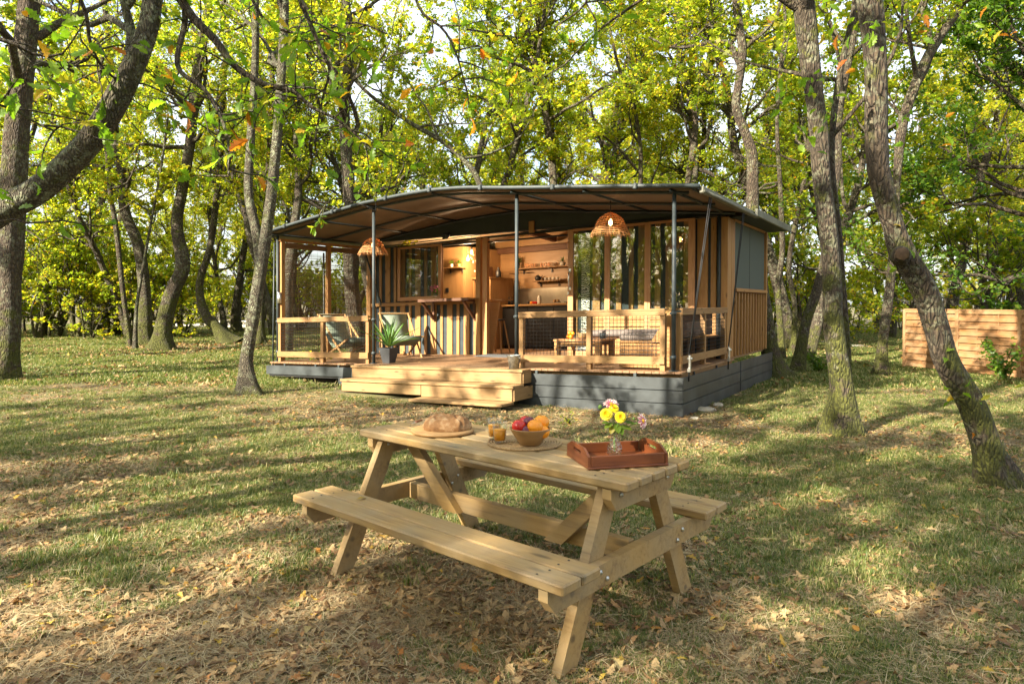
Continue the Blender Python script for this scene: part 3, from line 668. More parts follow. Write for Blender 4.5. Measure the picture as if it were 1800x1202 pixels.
# the rest of the wood behind the camera, mirrored in the glass doors
for i in range(52):
    an = math.atan2(-.62, -.79) + (i % 26 - 12.5) * .062 + r.uniform(-.02, .02); ds = (35 if i < 26 else 46) + r.uniform(-4, 6); x, y = 2 + ds * math.cos(an), 9 + ds * math.sin(an)
    plant(r.choice((0, 2, 4, 1)), x, y, r.uniform(.8, 1.0), r.uniform(0, 6))
    plant_bush(r.randrange(2), x + r.uniform(-2, 2), y + r.uniform(-2, 2), r.uniform(1.2, 1.9), r.uniform(0, 6), 'undergrowth bush outside the frame behind the photographer')
for i, (x, y) in enumerate(((-3, -16), (3, -14), (8, -12), (-8, -19), (12, -6), (15, 0), (1, -21), (-14, -17), (10, -18))): plant(i % 6, x, y, 1.1, r.uniform(0, 6))
# dense dark tree at the right edge, leaves down to the fence
T = TreeB(301); o = thing('hazel_tree', 'dense round-leaved green tree filling the upper right corner over the fence', 'tree', (12.4, 15.9, 0))
P = np.array([[0, 0, -.1], [.1, 0, 1.5], [0, .1, 3], [-.1, 0, 5], [.1, -.1, 7.5], [0, 0, 9.5]], float); Q, QR = smooth_path(P, [.16, .15, .13, .11, .07, .03], .4)
T.limb(Q, QR, 12, .05, .4); T.crown(Q, QR, 1.3, 40, 4.4, 34, sub=(5, 4), zpow=.9); T.wood('trunk', M['bark'], o); T.leaves('crown', M['leaf_d'], o, .12)

# labels that came out alike get the place of each in its row
def order_labels():
    ORD = ['leftmost', 'second', 'third', 'fourth', 'fifth', 'sixth', 'seventh', 'eighth', 'ninth', 'tenth', 'eleventh', 'twelfth']
    D_ = {}
    for q in sc.objects:
        if q.parent is None and 'label' in q.keys() and 'outside the frame' not in q['label'] and q.get('group') in (FOREST, 'bushes'): D_.setdefault(q['label'], []).append(q)
    for lab, os_ in D_.items():
        if len(os_) < 2: continue
        os_.sort(key=lambda q: q.location.x / max(q.location.y, .5))
        for i, q in enumerate(os_):
            q['label'] = lab + (', leftmost' if i == 0 else ', ' + ORD[min(i, 11)] + ' along')
order_labels()
# ------------------------------------------------------------------ the lodge (all numbers in lodge frame a, b, z)
W, D, DB, SKZ = 9.43, 2.995, 6.42, -.70
O0 = (0, 0, 0)
LODGE = thing('tent_lodge', 'timber and canvas glamping lodge with a covered deck and striped batten front', 'lodge', tuple(cabw(0, 0, 0)), CYAW)
def rel(o, org=O0):   # lodge coordinates -> location inside a thing placed at org
    a, b, z = o[0] - org[0], o[1] - org[1], o[2] - org[2]
    return (-a * KS, b * KS, (z - TILT * a) * KS)
def cb(name, mb, mat, parent=LODGE, org=O0): return mb.build(name, M[mat] if isinstance(mat, str) else mat, parent, True, org)
def cthing(name, label, cat, a, b, z, group=None, turn=0):
    return thing(name, label, cat, tuple(cabw(a, b, z)), CYAW + turn, group)
def pieces(name, mesh, spots, parent):
    for s in spots: link(name, mesh, parent, rel(s))
# deck: boards run front to back
mb = MB(); mb.box((W / 2, D / 2, -.09), (W + .2, D + .1, .10), ch=.002)
deck = cb('deck', mb, 'rail')
pl = [MB().box((0, D / 2 - .06, -.0175), (.119, D + .2, .035), ch=.004).mesh('deck_board', M['deck'], True) for _ in range(4)]
k = 0; a = -.09
while a < W + .12:
    link('deck_board', pl[k % 4], deck, rel((a, 0, 0))); a += .126; k += 1
mb = MB()
for q in range(76): mb.box((-.09 + q * .126, -.172, -.05), (.05, .012, .02), ch=.001)
# base cladding
def clad(a0, a1, z, h=.195, b=-.19): return MB().box(((a0 + a1) / 2, b, z - h / 2), (a1 - a0, .025, h), ch=.004)
base = cb('base_cladding', MB().box((1.4, -.16, -.40), (2.9, .02, .55), ch=.001), 'black'); cb('backing_board', MB().box((8.1, -.16, -.2), (2.9, .02, .25), ch=.001), 'black', base); cb('backing_board', MB().box((-.13, 3.12, -.4), (.02, 6.5, .55), ch=.001), 'black', base)
for i in range(3):
    cb('cladding_board', clad(-.165, 2.8, -.085 - i * .206), 'clad', base)
    cb('cladding_board', MB().box((-.165, (3.41 - .2) / 2, -.085 - .0975 - i * .206), (.025, 3.41 + .2, .195), ch=.004), 'clad', base)
    cb('cladding_board', MB().box((-.175, (3.44 + 6.5) / 2, -.085 - .0975 - i * .206), (.025, 6.5 - 3.44, .195), ch=.004), 'clad', base)
cb('cladding_board', clad(6.6, 9.62, -.085), 'clad', base); cb('cladding_board', clad(6.6, 7.3, -.291), 'clad', base)
for a, z in ((2.45, -.055), (.62, -.055), (9.0, -.06), (8.0, -.06), (7.3, -.06)): cb('bracket', MB().box((a, -.185, z), (.05, .03, .06)), 'steel', base)
for b in (.55, 1.9): cb('bracket', MB().box((-.12, b, -.06), (.02, .04, .07)), 'steel', base)
for i, b in enumerate((-.08, 1.55, 3.0)): pass
# front posts and canopy frame
PRO = [(9.86, 2.93), (9.78, 2.96), (8.11, 3.16), (6.58, 3.33), (5.5, 3.385), (4.78, 3.40), (4.0, 3.355), (3.02, 3.235), (.87, 3.01), (-.25, 2.885), (-.36, 2.86)]
pa = np.array([p[0] for p in PRO[::-1]]); pz = np.array([p[1] for p in PRO[::-1]])
def rz_(a): return float(np.interp(a, pa, pz))
AA = np.linspace(-.42, 9.88, 44)
PX4 = (.05, 2.98, 6.47, 9.46)
for a in PX4:
    mb = MB(); mb.tube([(a, 0, -.03), (a, 0, rz_(a) - .06)], .034, 12); mb.tube([(a, 0, 0), (a, 0, .012)], .075, 12)
    for z in (.22, .92): mb.tube([(a, 0, z - .03), (a, 0, z + .03)], .044, 12); mb.box((a + .045, 0, z), (.03, .03, .035))
    cb('post', mb, 'steel')
cb('post', MB().tube([(9.55, 1.5, -.4), (9.52, 1.45, 2.6)], .022, 8), 'steel'); cb('post', MB().tube([(9.62, -.02, -.4), (9.6, .02, 2.75)], .018, 8), 'steel')
cb('post', MB().tube([(8.7, 3.4, -.4), (9.2, 2.6, 2.6)], .025, 8), 'steel')
cb('post', MB().tube([(.12, D - .1, 0), (.12, D - .1, 2.8)], .028, 10), 'steel')
# roof: a curved canvas with thickness; lining below
def roofsheet(b0, b1, dz, th, nb=6, a0=-.42, a1=9.88, sag=.0):
    mb = MB(); A = np.linspace(a0, a1, 44); B = np.linspace(b0, b1, nb); V = []
    for s in (0, -th):
        for b in B:
            for a in A: V.append((a, b, rz_(a) + dz + s - sag * math.sin(PI * ((b - b0) / 1.5 % 1)) * (.5 + .5 * math.sin(a * 4.2))))
    n = len(A); F = []; L = nb * n
    for i in range(nb - 1):
        for j in range(n - 1):
            q = [i * n + j, i * n + j + 1, (i + 1) * n + j + 1, (i + 1) * n + j]; F.append(q); F.append([x + L for x in q][::-1])
    for j in range(n - 1):
        F.append([j + 1, j, j + L, j + 1 + L]); q = (nb - 1) * n + j; F.append([q, q + 1, q + 1 + L, q + L])
    for i in range(nb - 1):
        q = i * n; F.append([q, q + n, q + n + L, q + L]); q = i * n + n - 1; F.append([q + n, q, q + L, q + n + L])
    return mb._add(V, F, None, True)
roof = cb('roof', roofsheet(-.22, 6.75, .0, .02), 'rooftop')
cb('roof_lining', roofsheet(-.17, D - .02, -.035, .012, 16, -.36, 9.82, .012), 'lining', roof)
cb('roof_lining', roofsheet(D + .03, DB, -.10, .012, 6, .1, W - .1), 'cream', roof)
cb('front_tube', MB().tube([(a, -.24, rz_(a) - .012) for a in AA], .036, 10), 'steel', roof)
for a in (8.9, 7.4, 5.9, 4.78, 3.6, 2.1, .6): cb('clip', MB().box((a, -.26, rz_(a) - .02), (.07, .10, .10), ch=.02), 'steel', roof)
for b in (0, 1.5, D - .12): cb('rafter_tube', MB().tube([(a, b, rz_(a) - .085) for a in AA[1:-1]], .027, 8), 'steel', roof)
for a in (.05, 1.55, 2.98, 4.78, 6.47, 8.0, 9.46): cb('purlin_tube', MB().tube([(a, -.2, rz_(a) - .075), (a, D - .05, rz_(a) - .075)], .024, 8), 'steel', roof)
cb('purlin_tube', MB().tube([(-.32, -.2, 2.83), (-.32, 6.7, 2.83)], .03, 8), 'steel', roof)
# right eave: awning rail in front, flat fascia behind
cb('awning_rail', MB().box((-.44, 1.65, 2.80), (.07, 3.7, .11), ch=.02), 'edge', roof)
cb('awning_rail', MB().tube([(-.5, -.25, 2.76), (-.5, 3.4, 2.76)], .03, 8), 'edge', roof)
cb('eave_fascia', MB().box((-.52, 4.95, 2.82), (.05, 3.6, .14), ch=.006), 'edge', roof)
cb('eave_fascia', MB().box((-.26, 4.95, 2.79), (.45, 3.5, .03), ch=.004), 'green_canvas', roof)
# gable infill over the front wall
mb = MB(); A = np.linspace(-.05, W, 30); top = [(a, rz_(a) - .05) for a in A]; mb.prism([(W, 2.78), (4.87, 2.82), (-.05, 2.79)][::-1] + top[0:], D - .06, D + .0, axis=1)
cb('gable_canvas', mb, 'green_canvas')
cb('gable_trim', MB().tube([(a, D - .075, 2.80 + .10 * (1 - abs(a - 4.8) / 4.8)) for a in A], .012, 6), 'black')
o = onb(935, 399, D - .08); cb('gable_block', MB().box((o[0], D - .09, o[1]), (.13, .05, .26)), 'pine_side')
o = onb(786, 415, D - .1); cb('outdoor_light', MB().box((o[0] + .06, D - .10, o[1]), (.16, .07, .13), ch=.02).tube([(o[0] - .04, D - .12, o[1] + .02), (o[0] - .09, D - .24, o[1] - .02)], .06, 10), 'steel')
# front wall: canvas behind battens
mb = MB(); mb.box(((W + 7.0) / 2, D + .03, 1.38), (W - 7.0, .03, 2.8), ch=.001); mb.box(((6.98 + 5.83) / 2, D + .03, .64), (1.15, .03, 1.28), ch=.001); mb.box((1.65, D + .03, 1.39), (3.3, .03, 2.78), ch=.001)
wall = cb('front_wall', mb, 'canvas')
WB = [.17, .085]; batts = {}
def batten(a, z0, z1, wd):
    key = (round(z1 - z0, 2), round(wd, 2), RNG.randrange(3))
    if key not in batts: batts[key] = MB().box((0, 0, (z1 - z0) / 2), (wd, .03, z1 - z0), ch=.004).mesh('batten', M['pine_side'], True)
    link('batten', batts[key], wall, rel((a, D, z0)))
a = 9.3; k = 0
while a > 5.95:
    wd = WB[k % 2] * RNG.uniform(.93, 1.07)
    if a < 8.42 and a > 6.95: batten(a, 0, 1.24, wd); batten(a, 1.34, 2.76, wd)
    elif a > 6.95: batten(a, 0, 1.24, wd); batten(a, 1.34, 2.77, wd)
    else: batten(a, 0, 1.24, wd)
    a -= .255 + (0.0 if k % 2 else .0); k += 1
for a, wd in ((3.28, .10), (2.78, .18), (2.50, .10), (2.26, .12), (1.98, .10), (1.72, .20), (1.40, .12), (1.13, .20), (.80, .11), (.47, .22), (.25, .11)): batten(a, 0, 2.77, wd)
cb('curtain', MB().box((3.03, D - .02, 1.4), (.20, .02, 2.5)), 'zebra', wall)
cb('sill_rail', MB().box((7.62, D - .035, 1.285), (3.6, .05, .09)), 'pine_side', wall)
cb('corner_post', MB().box((W - .03, D - .03, 1.38), (.13, .12, 2.76)), 'pine_side', wall); cb('corner_post', MB().box((.02, D - .03, 1.38), (.13, .12, 2.76)), 'pine_side', wall)
cb('jamb', MB().box((5.83, D - .05, 1.41), (.12, .14, 2.82)), 'pine_side', wall); cb('jamb', MB().box((5.655, D - .03, 1.40), (.13, .12, 2.80)), 'redwood', wall)
cb('track', MB().box((6.4, D - .02, 2.72), (1.2, .06, .05)), 'black', wall); cb('track', MB().tube([(5.6, D - .02, 2.69), (3.4, D - .02, 2.69)], .022, 8), 'black', wall)
cb('threshold', MB().box((4.5, D - .02, .012), (2.2, .10, .02)), 'steel', wall)
# sliding window in front of the battens
def frame(name, parts, pane, z, mat='redwood', bb=D - .10):
    win = cb(name, parts[0], mat); [cb('frame_bar', p, mat, win) for p in parts[1:]]; cb('pane', pane, 'glass', win); return win
z0, z1, a0, a1 = 1.36, 2.74, 6.95, 8.36
frame('sliding_window', [MB().box((a1 - .04, D - .09, (z0 + z1) / 2), (.09, .045, z1 - z0)), MB().box((a0 + .045, D - .09, (z0 + z1) / 2), (.09, .045, z1 - z0)),
      MB().box(((a0 + a1) / 2, D - .09, z0 + .05), (a1 - a0 - .18, .045, .10)), MB().box(((a0 + a1) / 2, D - .09, z1 - .02), (a1 - a0 - .18, .045, .05))],
      MB().box(((a0 + a1) / 2, D - .09, (z0 + z1) / 2), (a1 - a0 - .16, .006, z1 - z0 - .1), ch=.001), 0)
z0, z1 = .0, 2.79
for i, (al, ar, wl, wr) in enumerate(((3.42, 2.48, .13, .12), (2.48, 1.58, .02, .12), (1.58, .66, .02, .13))):
    bb = D - .10 - .0 * i
    door = cb('sliding_door', MB().box((al - wl / 2, bb, z1 / 2), (wl, .05, z1)), 'redwood'); 
    cb('frame_bar', MB().box((ar, bb, z1 / 2), (wr, .05, z1)), 'redwood', door)
    cb('frame_bar', MB().box(((al - wl + ar + wr / 2) / 2, bb, z1 - .02), (al - wl - ar - wr / 2, .045, .05)), 'redwood', door); cb('frame_bar', MB().box(((al - wl + ar + wr / 2) / 2, bb, .06), (al - wl - ar - wr / 2, .045, .12)), 'redwood', door)
    cb('pane', MB().box(((al - wl + ar + wr / 2) / 2, bb, z1 / 2), (al - wl - ar - wr / 2 - .004, .006, z1 - .2), ch=.001), 'glass', door)
    if i == 0:
        h = MB().tube([(3.36, D - .13, 1.53), (3.36, D - .19, 1.56), (3.36, D - .20, 1.70), (3.36, D - .19, 1.84), (3.36, D - .13, 1.87)], .014, 8); h.box((3.36, D - .13, 1.5), (.05, .012, .07)); h.box((3.36, D - .13, 1.9), (.05, .012, .07))
        cb('handle', h, 'galv', door); cb('lock', MB().box((3.40, D - .13, 1.40), (.03, .02, .06)), 'galv', door)
# right side wall
sw = cb('side_wall', MB().box((.03, (D + DB) / 2, .66), (.02, DB - D, 1.32), ch=.001), 'darkwood');  # dark brown backing: the shade between the slats is put into its colour
sl_ = MB().box((0, 0, .65), (.045, .05, 1.30), ch=.003).mesh('side_slat', M['pine_side'], True)
b = D + .62
while b < DB - .05: link('side_slat', sl_, sw, rel((-.015, b, 0))); b += .262
cb('side_board', MB().box((0, D + .16, 1.38), (.05, .22, 2.76)), 'pine_side', sw); cb('side_board', MB().box((0, D + .38, 1.38), (.05, .18, 2.76)), 'pine_side', sw)
cb('sill', MB().box((-.03, (D + .5 + DB) / 2, 1.35), (.10, DB - D - .5, .07)), 'pine_side', sw)
sd = cb('side_window', MB().box((-.0, D + .50, 2.05), (.06, .05, 1.38)), 'redwood'); cb('frame_bar', MB().box((0, DB - .02, 2.05), (.06, .05, 1.38)), 'redwood', sd); cb('frame_bar', MB().box((0, (D + .5 + DB) / 2, 2.76), (.06, DB - D - .5, .05)), 'redwood', sd)
cb('mesh_screen', MB().box((.0, (D + .5 + DB) / 2, 2.06), (.01, DB - D - .6, 1.34), ch=.001), 'screen', sd); cb('screen_seam', MB().box((-.008, (D + 1.9), 2.06), (.004, .02, 1.34), ch=.001), 'green_canvas', sd)
cb('corner_post', MB().box((0, DB, 1.38), (.12, .10, 2.76)), 'pine_side', sw)
# back and left walls, floor inside
cb('back_wall', MB().box((W / 2, DB + .03, 1.45), (W, .05, 2.95), ch=.001).prism([(.1, 2.92), (W - .1, 2.92)] + [(a, rz_(a) - .12) for a in np.linspace(W - .1, .1, 15)], DB + .0, DB + .05), 'panel')
cb('left_wall', MB().box((W, (D + DB) / 2, 1.40), (.04, DB - D - .12, 2.8), ch=.001), 'canvas')
cb('interior_floor', MB().box((W / 2, (D + DB) / 2 + .05, -.03), (W - .05, DB - D, .05), ch=.001), 'deck')
# railings
def railing(pts, name='railing'):
    """pts: list of (a, b) stations of posts"""
    R = None
    for i, (a, b) in enumerate(pts):
        p = MB().box((a, b, .46), (.085, .085, .93)); 
        if R is None: R = cb(name, p, 'rail')
        else: cb('rail_post', p, 'rail', R)
    (a0, b0), (a1, b1) = pts[0], pts[-1]; dx = np.array([a1 - a0, b1 - b0, 0.]); dx /= np.linalg.norm(dx); e = dx * .045
    P0 = np.array([a0, b0, 0.]) - e; P1 = np.array([a1, b1, 0.]) + e; out = np.array([-dx[1], dx[0], 0])
    if out[1] > 0 or (abs(out[1]) < .1 and out[0] > 0): out = -out
    Z = lambda z: np.array([0, 0, z])
    cb('top_rail', MB().beam(P0 + Z(.985), P1 + Z(.985), .145, .032), 'rail', R)
    cb('under_rail', MB().beam(P0 + Z(.93) + out * .055, P1 + Z(.93) + out * .055, .025, .075), 'rail', R)
    cb('bottom_rail', MB().beam(P0 + Z(.17) + out * .058, P1 + Z(.17) + out * .058, .028, .125), 'rail', R)
    for i in range(len(pts) - 1):
        A = np.array([*pts[i], 0.]) + dx * .045; B = np.array([*pts[i + 1], 0.]) - dx * .045; L = np.linalg.norm(B - A); mb = MB(); n = max(2, round(L / .068))
        for k in range(1, n): q = A + (B - A) * k / n + out * .03; mb.tube([q + Z(.20), q + Z(.91)], .0042, 4, False)
        for k in range(1, 11): z = .20 + k * .065; mb.tube([A + Z(z) + out * .036, B + Z(z) + out * .036], .0042, 4, False)
        g = cb('wire_grid', mb, 'wire', R)
    return R
railing([(9.36, .0), (7.97, 0), (6.62, 0)]); railing([(2.86, 0), (1.52, 0), (.22, 0)]); railing([(.0, .14), (.0, 1.45), (.0, D - .2)])
# left side screen of reeds
scr = cb('side_screen', MB().box((W - .02, .08, 1.40), (.09, .10, 2.78)), 'pine_side')
cb('screen_post', MB().box((W - .02, 1.5, 1.40), (.09, .11, 2.78)), 'pine_side', scr); cb('top_plate', MB().box((W - .02, D / 2, 2.80), (.09, D, .06)), 'pine_side', scr)
for b0, b1 in ((.14, 1.44), (1.56, D - .1)):
    mb = MB(); z = .05; rr = random.Random(int(b0 * 50))
    while z < 2.62:
        th = rr.uniform(.006, .014); sg = rr.uniform(-.008, .008); mb.box((W + .02, (b0 + b1) / 2, z), (.006, b1 - b0, th), np.array([[1, 0, 0], [0, 1, -sg], [0, sg, 1]]), ch=.001); z += rr.uniform(.020, .040)
    for q in range(7): b = b0 + .06 + q * (b1 - b0 - .12) / 6; mb.tube([(W + .012, b, .04), (W + .012, b, 2.65)], .0025, 4, False)
    cb('reed_blind', mb, 'reed', scr); cb('rolled_reeds', MB().box((W + .01, (b0 + b1) / 2, 2.69), (.03, b1 - b0, .13)), 'reed', scr)
cb('wall_lamp', MB().tube([(W - .05, -.02, 1.34), (W - .05, -.02, 1.56)], .05, 12).tube([(W - .05, -.02, 1.565), (W - .05, -.02, 1.585)], .055, 12), 'galv', scr)
# bar shelf
bar = cb('bar_shelf', MB().box((6.55, D - .30, 1.355), (1.50, .50, .035)), 'rail')
for a in (7.22, 5.98):
    cb('shelf_bracket', MB().beam((a, D - .06, .90), (a, D - .50, 1.31), .05, .07), 'darkwood', bar); cb('shelf_bracket', MB().box((a, D - .29, 1.315), (.05, .45, .05)), 'darkwood', bar); cb('shelf_bracket', MB().box((a, D - .05, 1.07), (.06, .045, .45)), 'darkwood', bar)
cb('shelf_edge', MB().box((6.55, D - .565, 1.34), (1.5, .025, .07)), 'darkwood', bar)
# steps
ST = cthing('wooden_steps', 'pale pine steps of three treads leading up onto the deck', 'steps', 4.7, -.5, -.8)
so_ = (4.7, -.5, -.8)
def stp(name, a0, a1, b0, b1, z0, z1): cb(name, MB().box(((a0 + a1) / 2, (b0 + b1) / 2, (z0 + z1) / 2), (a1 - a0, b1 - b0, z1 - z0), ch=.006), 'pine_step', ST, so_)
M['pine_step'] = wood('pale_step_pine', (.30, .185, .078), (.165, .09, .034), (.25, .15, .062), tint=.3)
aR1 = onb(919, 649, -.50)[0]; aL1 = onb(617, 643, -.50)[0]; aR2 = onb(902, 679, -.86)[0]; aL2 = onb(598, 669, -.86)[0]; aR3 = onb(883, 711, -1.2)[0]; aL3 = onb(719, 699, -1.2)[0]
zt1 = .0; zt2 = onb(902, 679, -.86)[1]; zt3 = onb(883, 711, -1.2)[1]
stp('tread', aR1, aL1, -.52, -.22, -.045, .002); stp('tread', aR2, aL2, -.87, -.50, zt2 - .045, zt2); stp('tread', aR3, aL3, -1.22, -.84, zt3 - .045, zt3)
stp('riser', aR1 + .03, aL1 - .02, -.50, -.47, zt2 + .003, -.048)
am = onb(740, 690, -.84)[0]
stp('riser', am + .004, aL2 - .02, -.845, -.815, zt2 - .048 - .19, zt2 - .048); stp('riser', aR2 + .03, am - .004, -.845, -.815, zt3 + .003, zt2 - .048)
stp('side_board', aR1 + .002, aR1 + .03, -.47, -.2, zt2, -.047); stp('side_board', aR2 + .002, aR2 + .03, -.815, -.2, zt3, zt2 - .047)
for a in (aR3 + .25, aL3 - .25): stp('foot_block', a - .06, a + .06, -1.1, -.95, zt3 - .2, zt3 - .047)
# guy straps at the right corner
for nm, (b_t, b_b, lab) in {'a': (.15, .05, 'black double guy strap from the roof rail to the deck corner'), 'b': (2.3, 2.45, 'black double guy strap beside the lodge wall corner, hooked to the base')}.items():
    bt, zt = (b_t, 2.72)
    oo = (-.18, b_b, -.05); g = cthing('guy_strap', lab, 'strap', *oo, group='guy straps of the roof')
    for s in (-.03, .03): cb('strap', MB().tube([(-.48, bt + s * 1.6, zt), (-.19, b_b + s * .5, .28)], .009, 5), 'rope', g, oo)
    cb('strap', MB().tube([(-.19, b_b, .28), (-.185, b_b, -.16)], .013, 5), 'rope', g, oo)
    cb('tensioner', MB().box((-.20, b_b, .12), (.035, .05, .26), ch=.012).tube([(-.24, b_b, .2), (-.16, b_b, .2)], .02, 8).box((-.20, b_b - .03, .02), (.05, .04, .06)), 'galv', g, oo)

# ------------------------------------------------------------------ inside the lodge
# partition on the left with a small shelf
ap, zp = onb(815, 525, 4.6)
part = cb('partition', MB().box(((W + ap) / 2, 4.62, 1.42), (W - ap, .04, 2.84), ch=.001).box((ap + .0, (4.62 + DB) / 2 + .02, 1.42), (.04, DB - 4.62 - .03, 2.84), ch=.001), 'panel')
o1, o2 = onb(784, 472, 4.5), onb(816, 473, 4.5)
def shelf(label, pa_, pb_, b, dep, z, group, rb=None):
    org = ((pa_ + pb_) / 2, b, z); s = cthing('wall_shelf', label, 'shelf', *org, group=group)
    cb('shelf_board', MB().box((org[0], b - dep / 2, z), (abs(pa_ - pb_), dep, .03)), 'rail', s, org)
    for f in (.18, .82) if rb is None else rb: aa = pa_ + (pb_ - pa_) * f; cb('bracket', MB().box((aa, b - .02, z - .08), (.03, .02, .13)).box((aa, b - dep * .4, z - .025), (.03, dep * .7, .02)), 'black', s, org)
    return org
SG = 'shelves inside the lodge'
shelf('small wooden shelf with black brackets behind the bar opening', o1[0], o2[0], 4.59, .25, o1[1], SG)
cb('socket', MB().box((onb(786, 510, 4.59)[0], 4.59, onb(786, 510, 4.59)[1]), (.10, .02, .12)), 'black', part)
def pot_plant(label, a, b, z, r, h, spiky=False, potm='white', name='potted_plant', lh=.08, group=None):
    o = cthing(name, label, 'potted plant', a, b, z, group)
    MB().lathe([(.0, .0), (r * .8, 0), (r, h), (r * .85, h), (r * .8, h * .8), (0, h * .8)], n=14).build('pot', M[potm], o)
    rr = np.random.RandomState(int(a * 100)); V = []; F = []
    for k in range(34 if not spiky else 16):
        az = rr.uniform(0, 6.28); el = rr.uniform(.2, 1.5); L = lh * rr.uniform(.7, 1.1); d = np.array([math.cos(az) * math.cos(el), math.sin(az) * math.cos(el), math.sin(el)]); s_ = np.cross(d, [0, 0, 1]); s_ = s_ / (np.linalg.norm(s_) + 1e-6) * L * (.12 if spiky else .3)
        p = np.array([0, 0, h * .9]) + (0 if spiky else d * L * .35); n = len(V); V += [p, p + d * L * .5 + s_, p + d * L, p + d * L * .5 - s_]; F.append([n, n + 1, n + 2, n + 3])
    link('leaves', gmesh('leaves', np.array(V), F, M['leaf_d'] if not spiky else M['succ']), o); return o
zz = o1[1] + .02
x1 = onb(794, 463, 4.47); x2 = onb(807, 466, 4.47)
pot_plant('small green plant in a square pot, first on the little shelf behind the bar', x1[0], 4.47, zz, .035, .075, group='little plants on the shelves'); pot_plant('small green plant next to the shelf end behind the bar', x2[0], 4.47, zz, .045, .065, potm='boardw', group='little plants on the shelves')
# fridge cupboard
cz = onb(893, 487, 5.0)[1]; ca0 = onb(862, 500, 5.0)[0]; ca1 = ap - .03
org = ((ca0 + ca1) / 2, 5.0, 0); cab_ = cthing('fridge_cupboard', 'tall oak cupboard housing a grey fridge inside the lodge', 'cupboard', *org)
cb('side_panel', MB().box((ca0 + .02, 5.6, cz / 2), (.04, 1.2, cz), ch=.002), 'panel', cab_, org); cb('side_panel', MB().box((ca1 - .02, 5.6, cz / 2), (.04, 1.2, cz), ch=.002), 'panel', cab_, org)
cb('top_board', MB().box(((ca0 + ca1) / 2, 5.57, cz + .012), (ca1 - ca0 + .04, 1.26, .03), ch=.003), 'panel', cab_, org)
fr_ = cb('fridge', MB().box(((ca0 + ca1) / 2, 5.6, cz / 2 - .08), (ca1 - ca0 - .12, 1.0, cz - .2), ch=.01), 'fridge', cab_, org); cb('back_panel', MB().box(((ca0 + ca1) / 2, 6.15, cz / 2), (ca1 - ca0 - .1, .03, cz - .04), ch=.002), 'black', cab_, org)
cb('fridge_seam', MB().box(((ca0 + ca1) / 2, 5.095, cz * .55), (ca1 - ca0 - .14, .01, .012), ch=.001), 'black', cab_, org)
v_ = onb(876, 486, 5.3); org = (v_[0], 5.3, cz + .03); o = cthing('bottle_vase', 'dark tall ceramic bottle standing on the fridge cupboard', 'vase', *org)
MB().lathe([(0, 0), (.055, 0), (.062, .03), (.06, .13), (.035, .17), (.022, .19), (.022, .215), (.03, .225), (.0, .23)], n=16).build('body', M['black'], o)
o = cthing('toaster_box', 'dark brown box with a red line on top of the fridge cupboard', 'box', onb(852, 480, 5.3)[0], 5.3, cz + .03); MB().box((0, 0, .13), (.34, .2, .26), ch=.015).build('body', M['darkwood'], o); MB().box((0, -.105, .05), (.2, .005, .01)).build('red_line', emis('red_light', (.8, .03, .02), .6), o)
# kitchen counter along the back
ct = onb(950, 534, 5.55)[1]; org = (5.3, 5.55, 0); KC = cthing('kitchen_counter', 'long kitchen counter with black fronts and an oak worktop', 'counter', *org)
aL, aR = ca0 - .02, 3.6
cb('worktop', MB().box(((aL + aR) / 2, 5.88, ct - .02), (aL - aR, .70, .04)), 'panel', KC, org); cb('plinth', MB().box(((aL + aR) / 2, 5.95, ct / 2 - .03), (aL - aR - .04, .55, ct - .06), ch=.002), 'black', KC, org)
for i in range(4): x0 = aR + .02 + i * (aL - aR) / 4; cb('front_panel', MB().box((x0 + (aL - aR) / 8, 5.62, ct * .5 + .02), ((aL - aR) / 4 - .015, .025, ct - .16)), 'black', KC, org)
cb('back_splash', MB().box(((aL + aR) / 2, DB - .03, (ct + 1.68) / 2), (aL - aR, .015, 1.68 - ct), ch=.002), 'splash', KC, org)
def small(name, label, cat, u, v, b, z, prof, mat, group=None):
    a = onb(u, v, b)[0]; o = cthing(name, label, cat, a, b, z, group); MB().lathe(prof, n=14).build('body', M[mat], o); return o
small('glass_bottle', 'white glass bottle with a wooden stopper standing on the kitchen worktop', 'bottle', 948, 520, 5.9, ct, [(0, 0), (.045, 0), (.048, .02), (.048, .15), (.03, .19), (.03, .2), (0, .2)], 'white')
for u, la in ((890, 'nearer the fridge cupboard'), (895, 'tallest, beside the post'), (900, 'just left of the black steel post')): small('oil_bottle', 'dark oil bottle on the worktop, ' + la, 'bottle', u, 525, 5.9, ct, [(0, 0), (.028, 0), (.03, .1), (.012, .14), (.012, .19), (0, .19)], 'black', 'dark bottles on the worktop')
for u, mt, la in ((928, 'black', 'dark'), (934, 'orange', 'orange'), (938, 'apple', 'red'), (942, 'apple', 'darker red')): small('fruit', la + ' fruit lying on the kitchen worktop', 'fruit', u, 530, 5.85, ct, [(0, 0), (.025, .008), (.036, .035), (.025, .062), (0, .07)], mt, 'fruit on the worktop')
for u, la in ((975, 'first'), (981, 'second')): small('spice_jar', 'small wooden jar by the hob, %s from the bottle' % la, 'jar', u, 528, 5.9, ct, [(0, 0), (.035, 0), (.035, .09), (0, .09)], 'boardw', 'jars by the hob')
o = cthing('gas_hob', 'black gas hob with a grey kettle grid on the worktop', 'hob', onb(990, 530, 5.9)[0], 5.85, ct); MB().box((0, 0, .012), (.35, .32, .02)).build('plate', M['splash'], o)
for sx in (-.1, .1): MB().lathe([(0, .02), (.05, .02), (.05, .035), (0, .035)], (sx, 0, 0), 12).build('burner', M['black'], o)
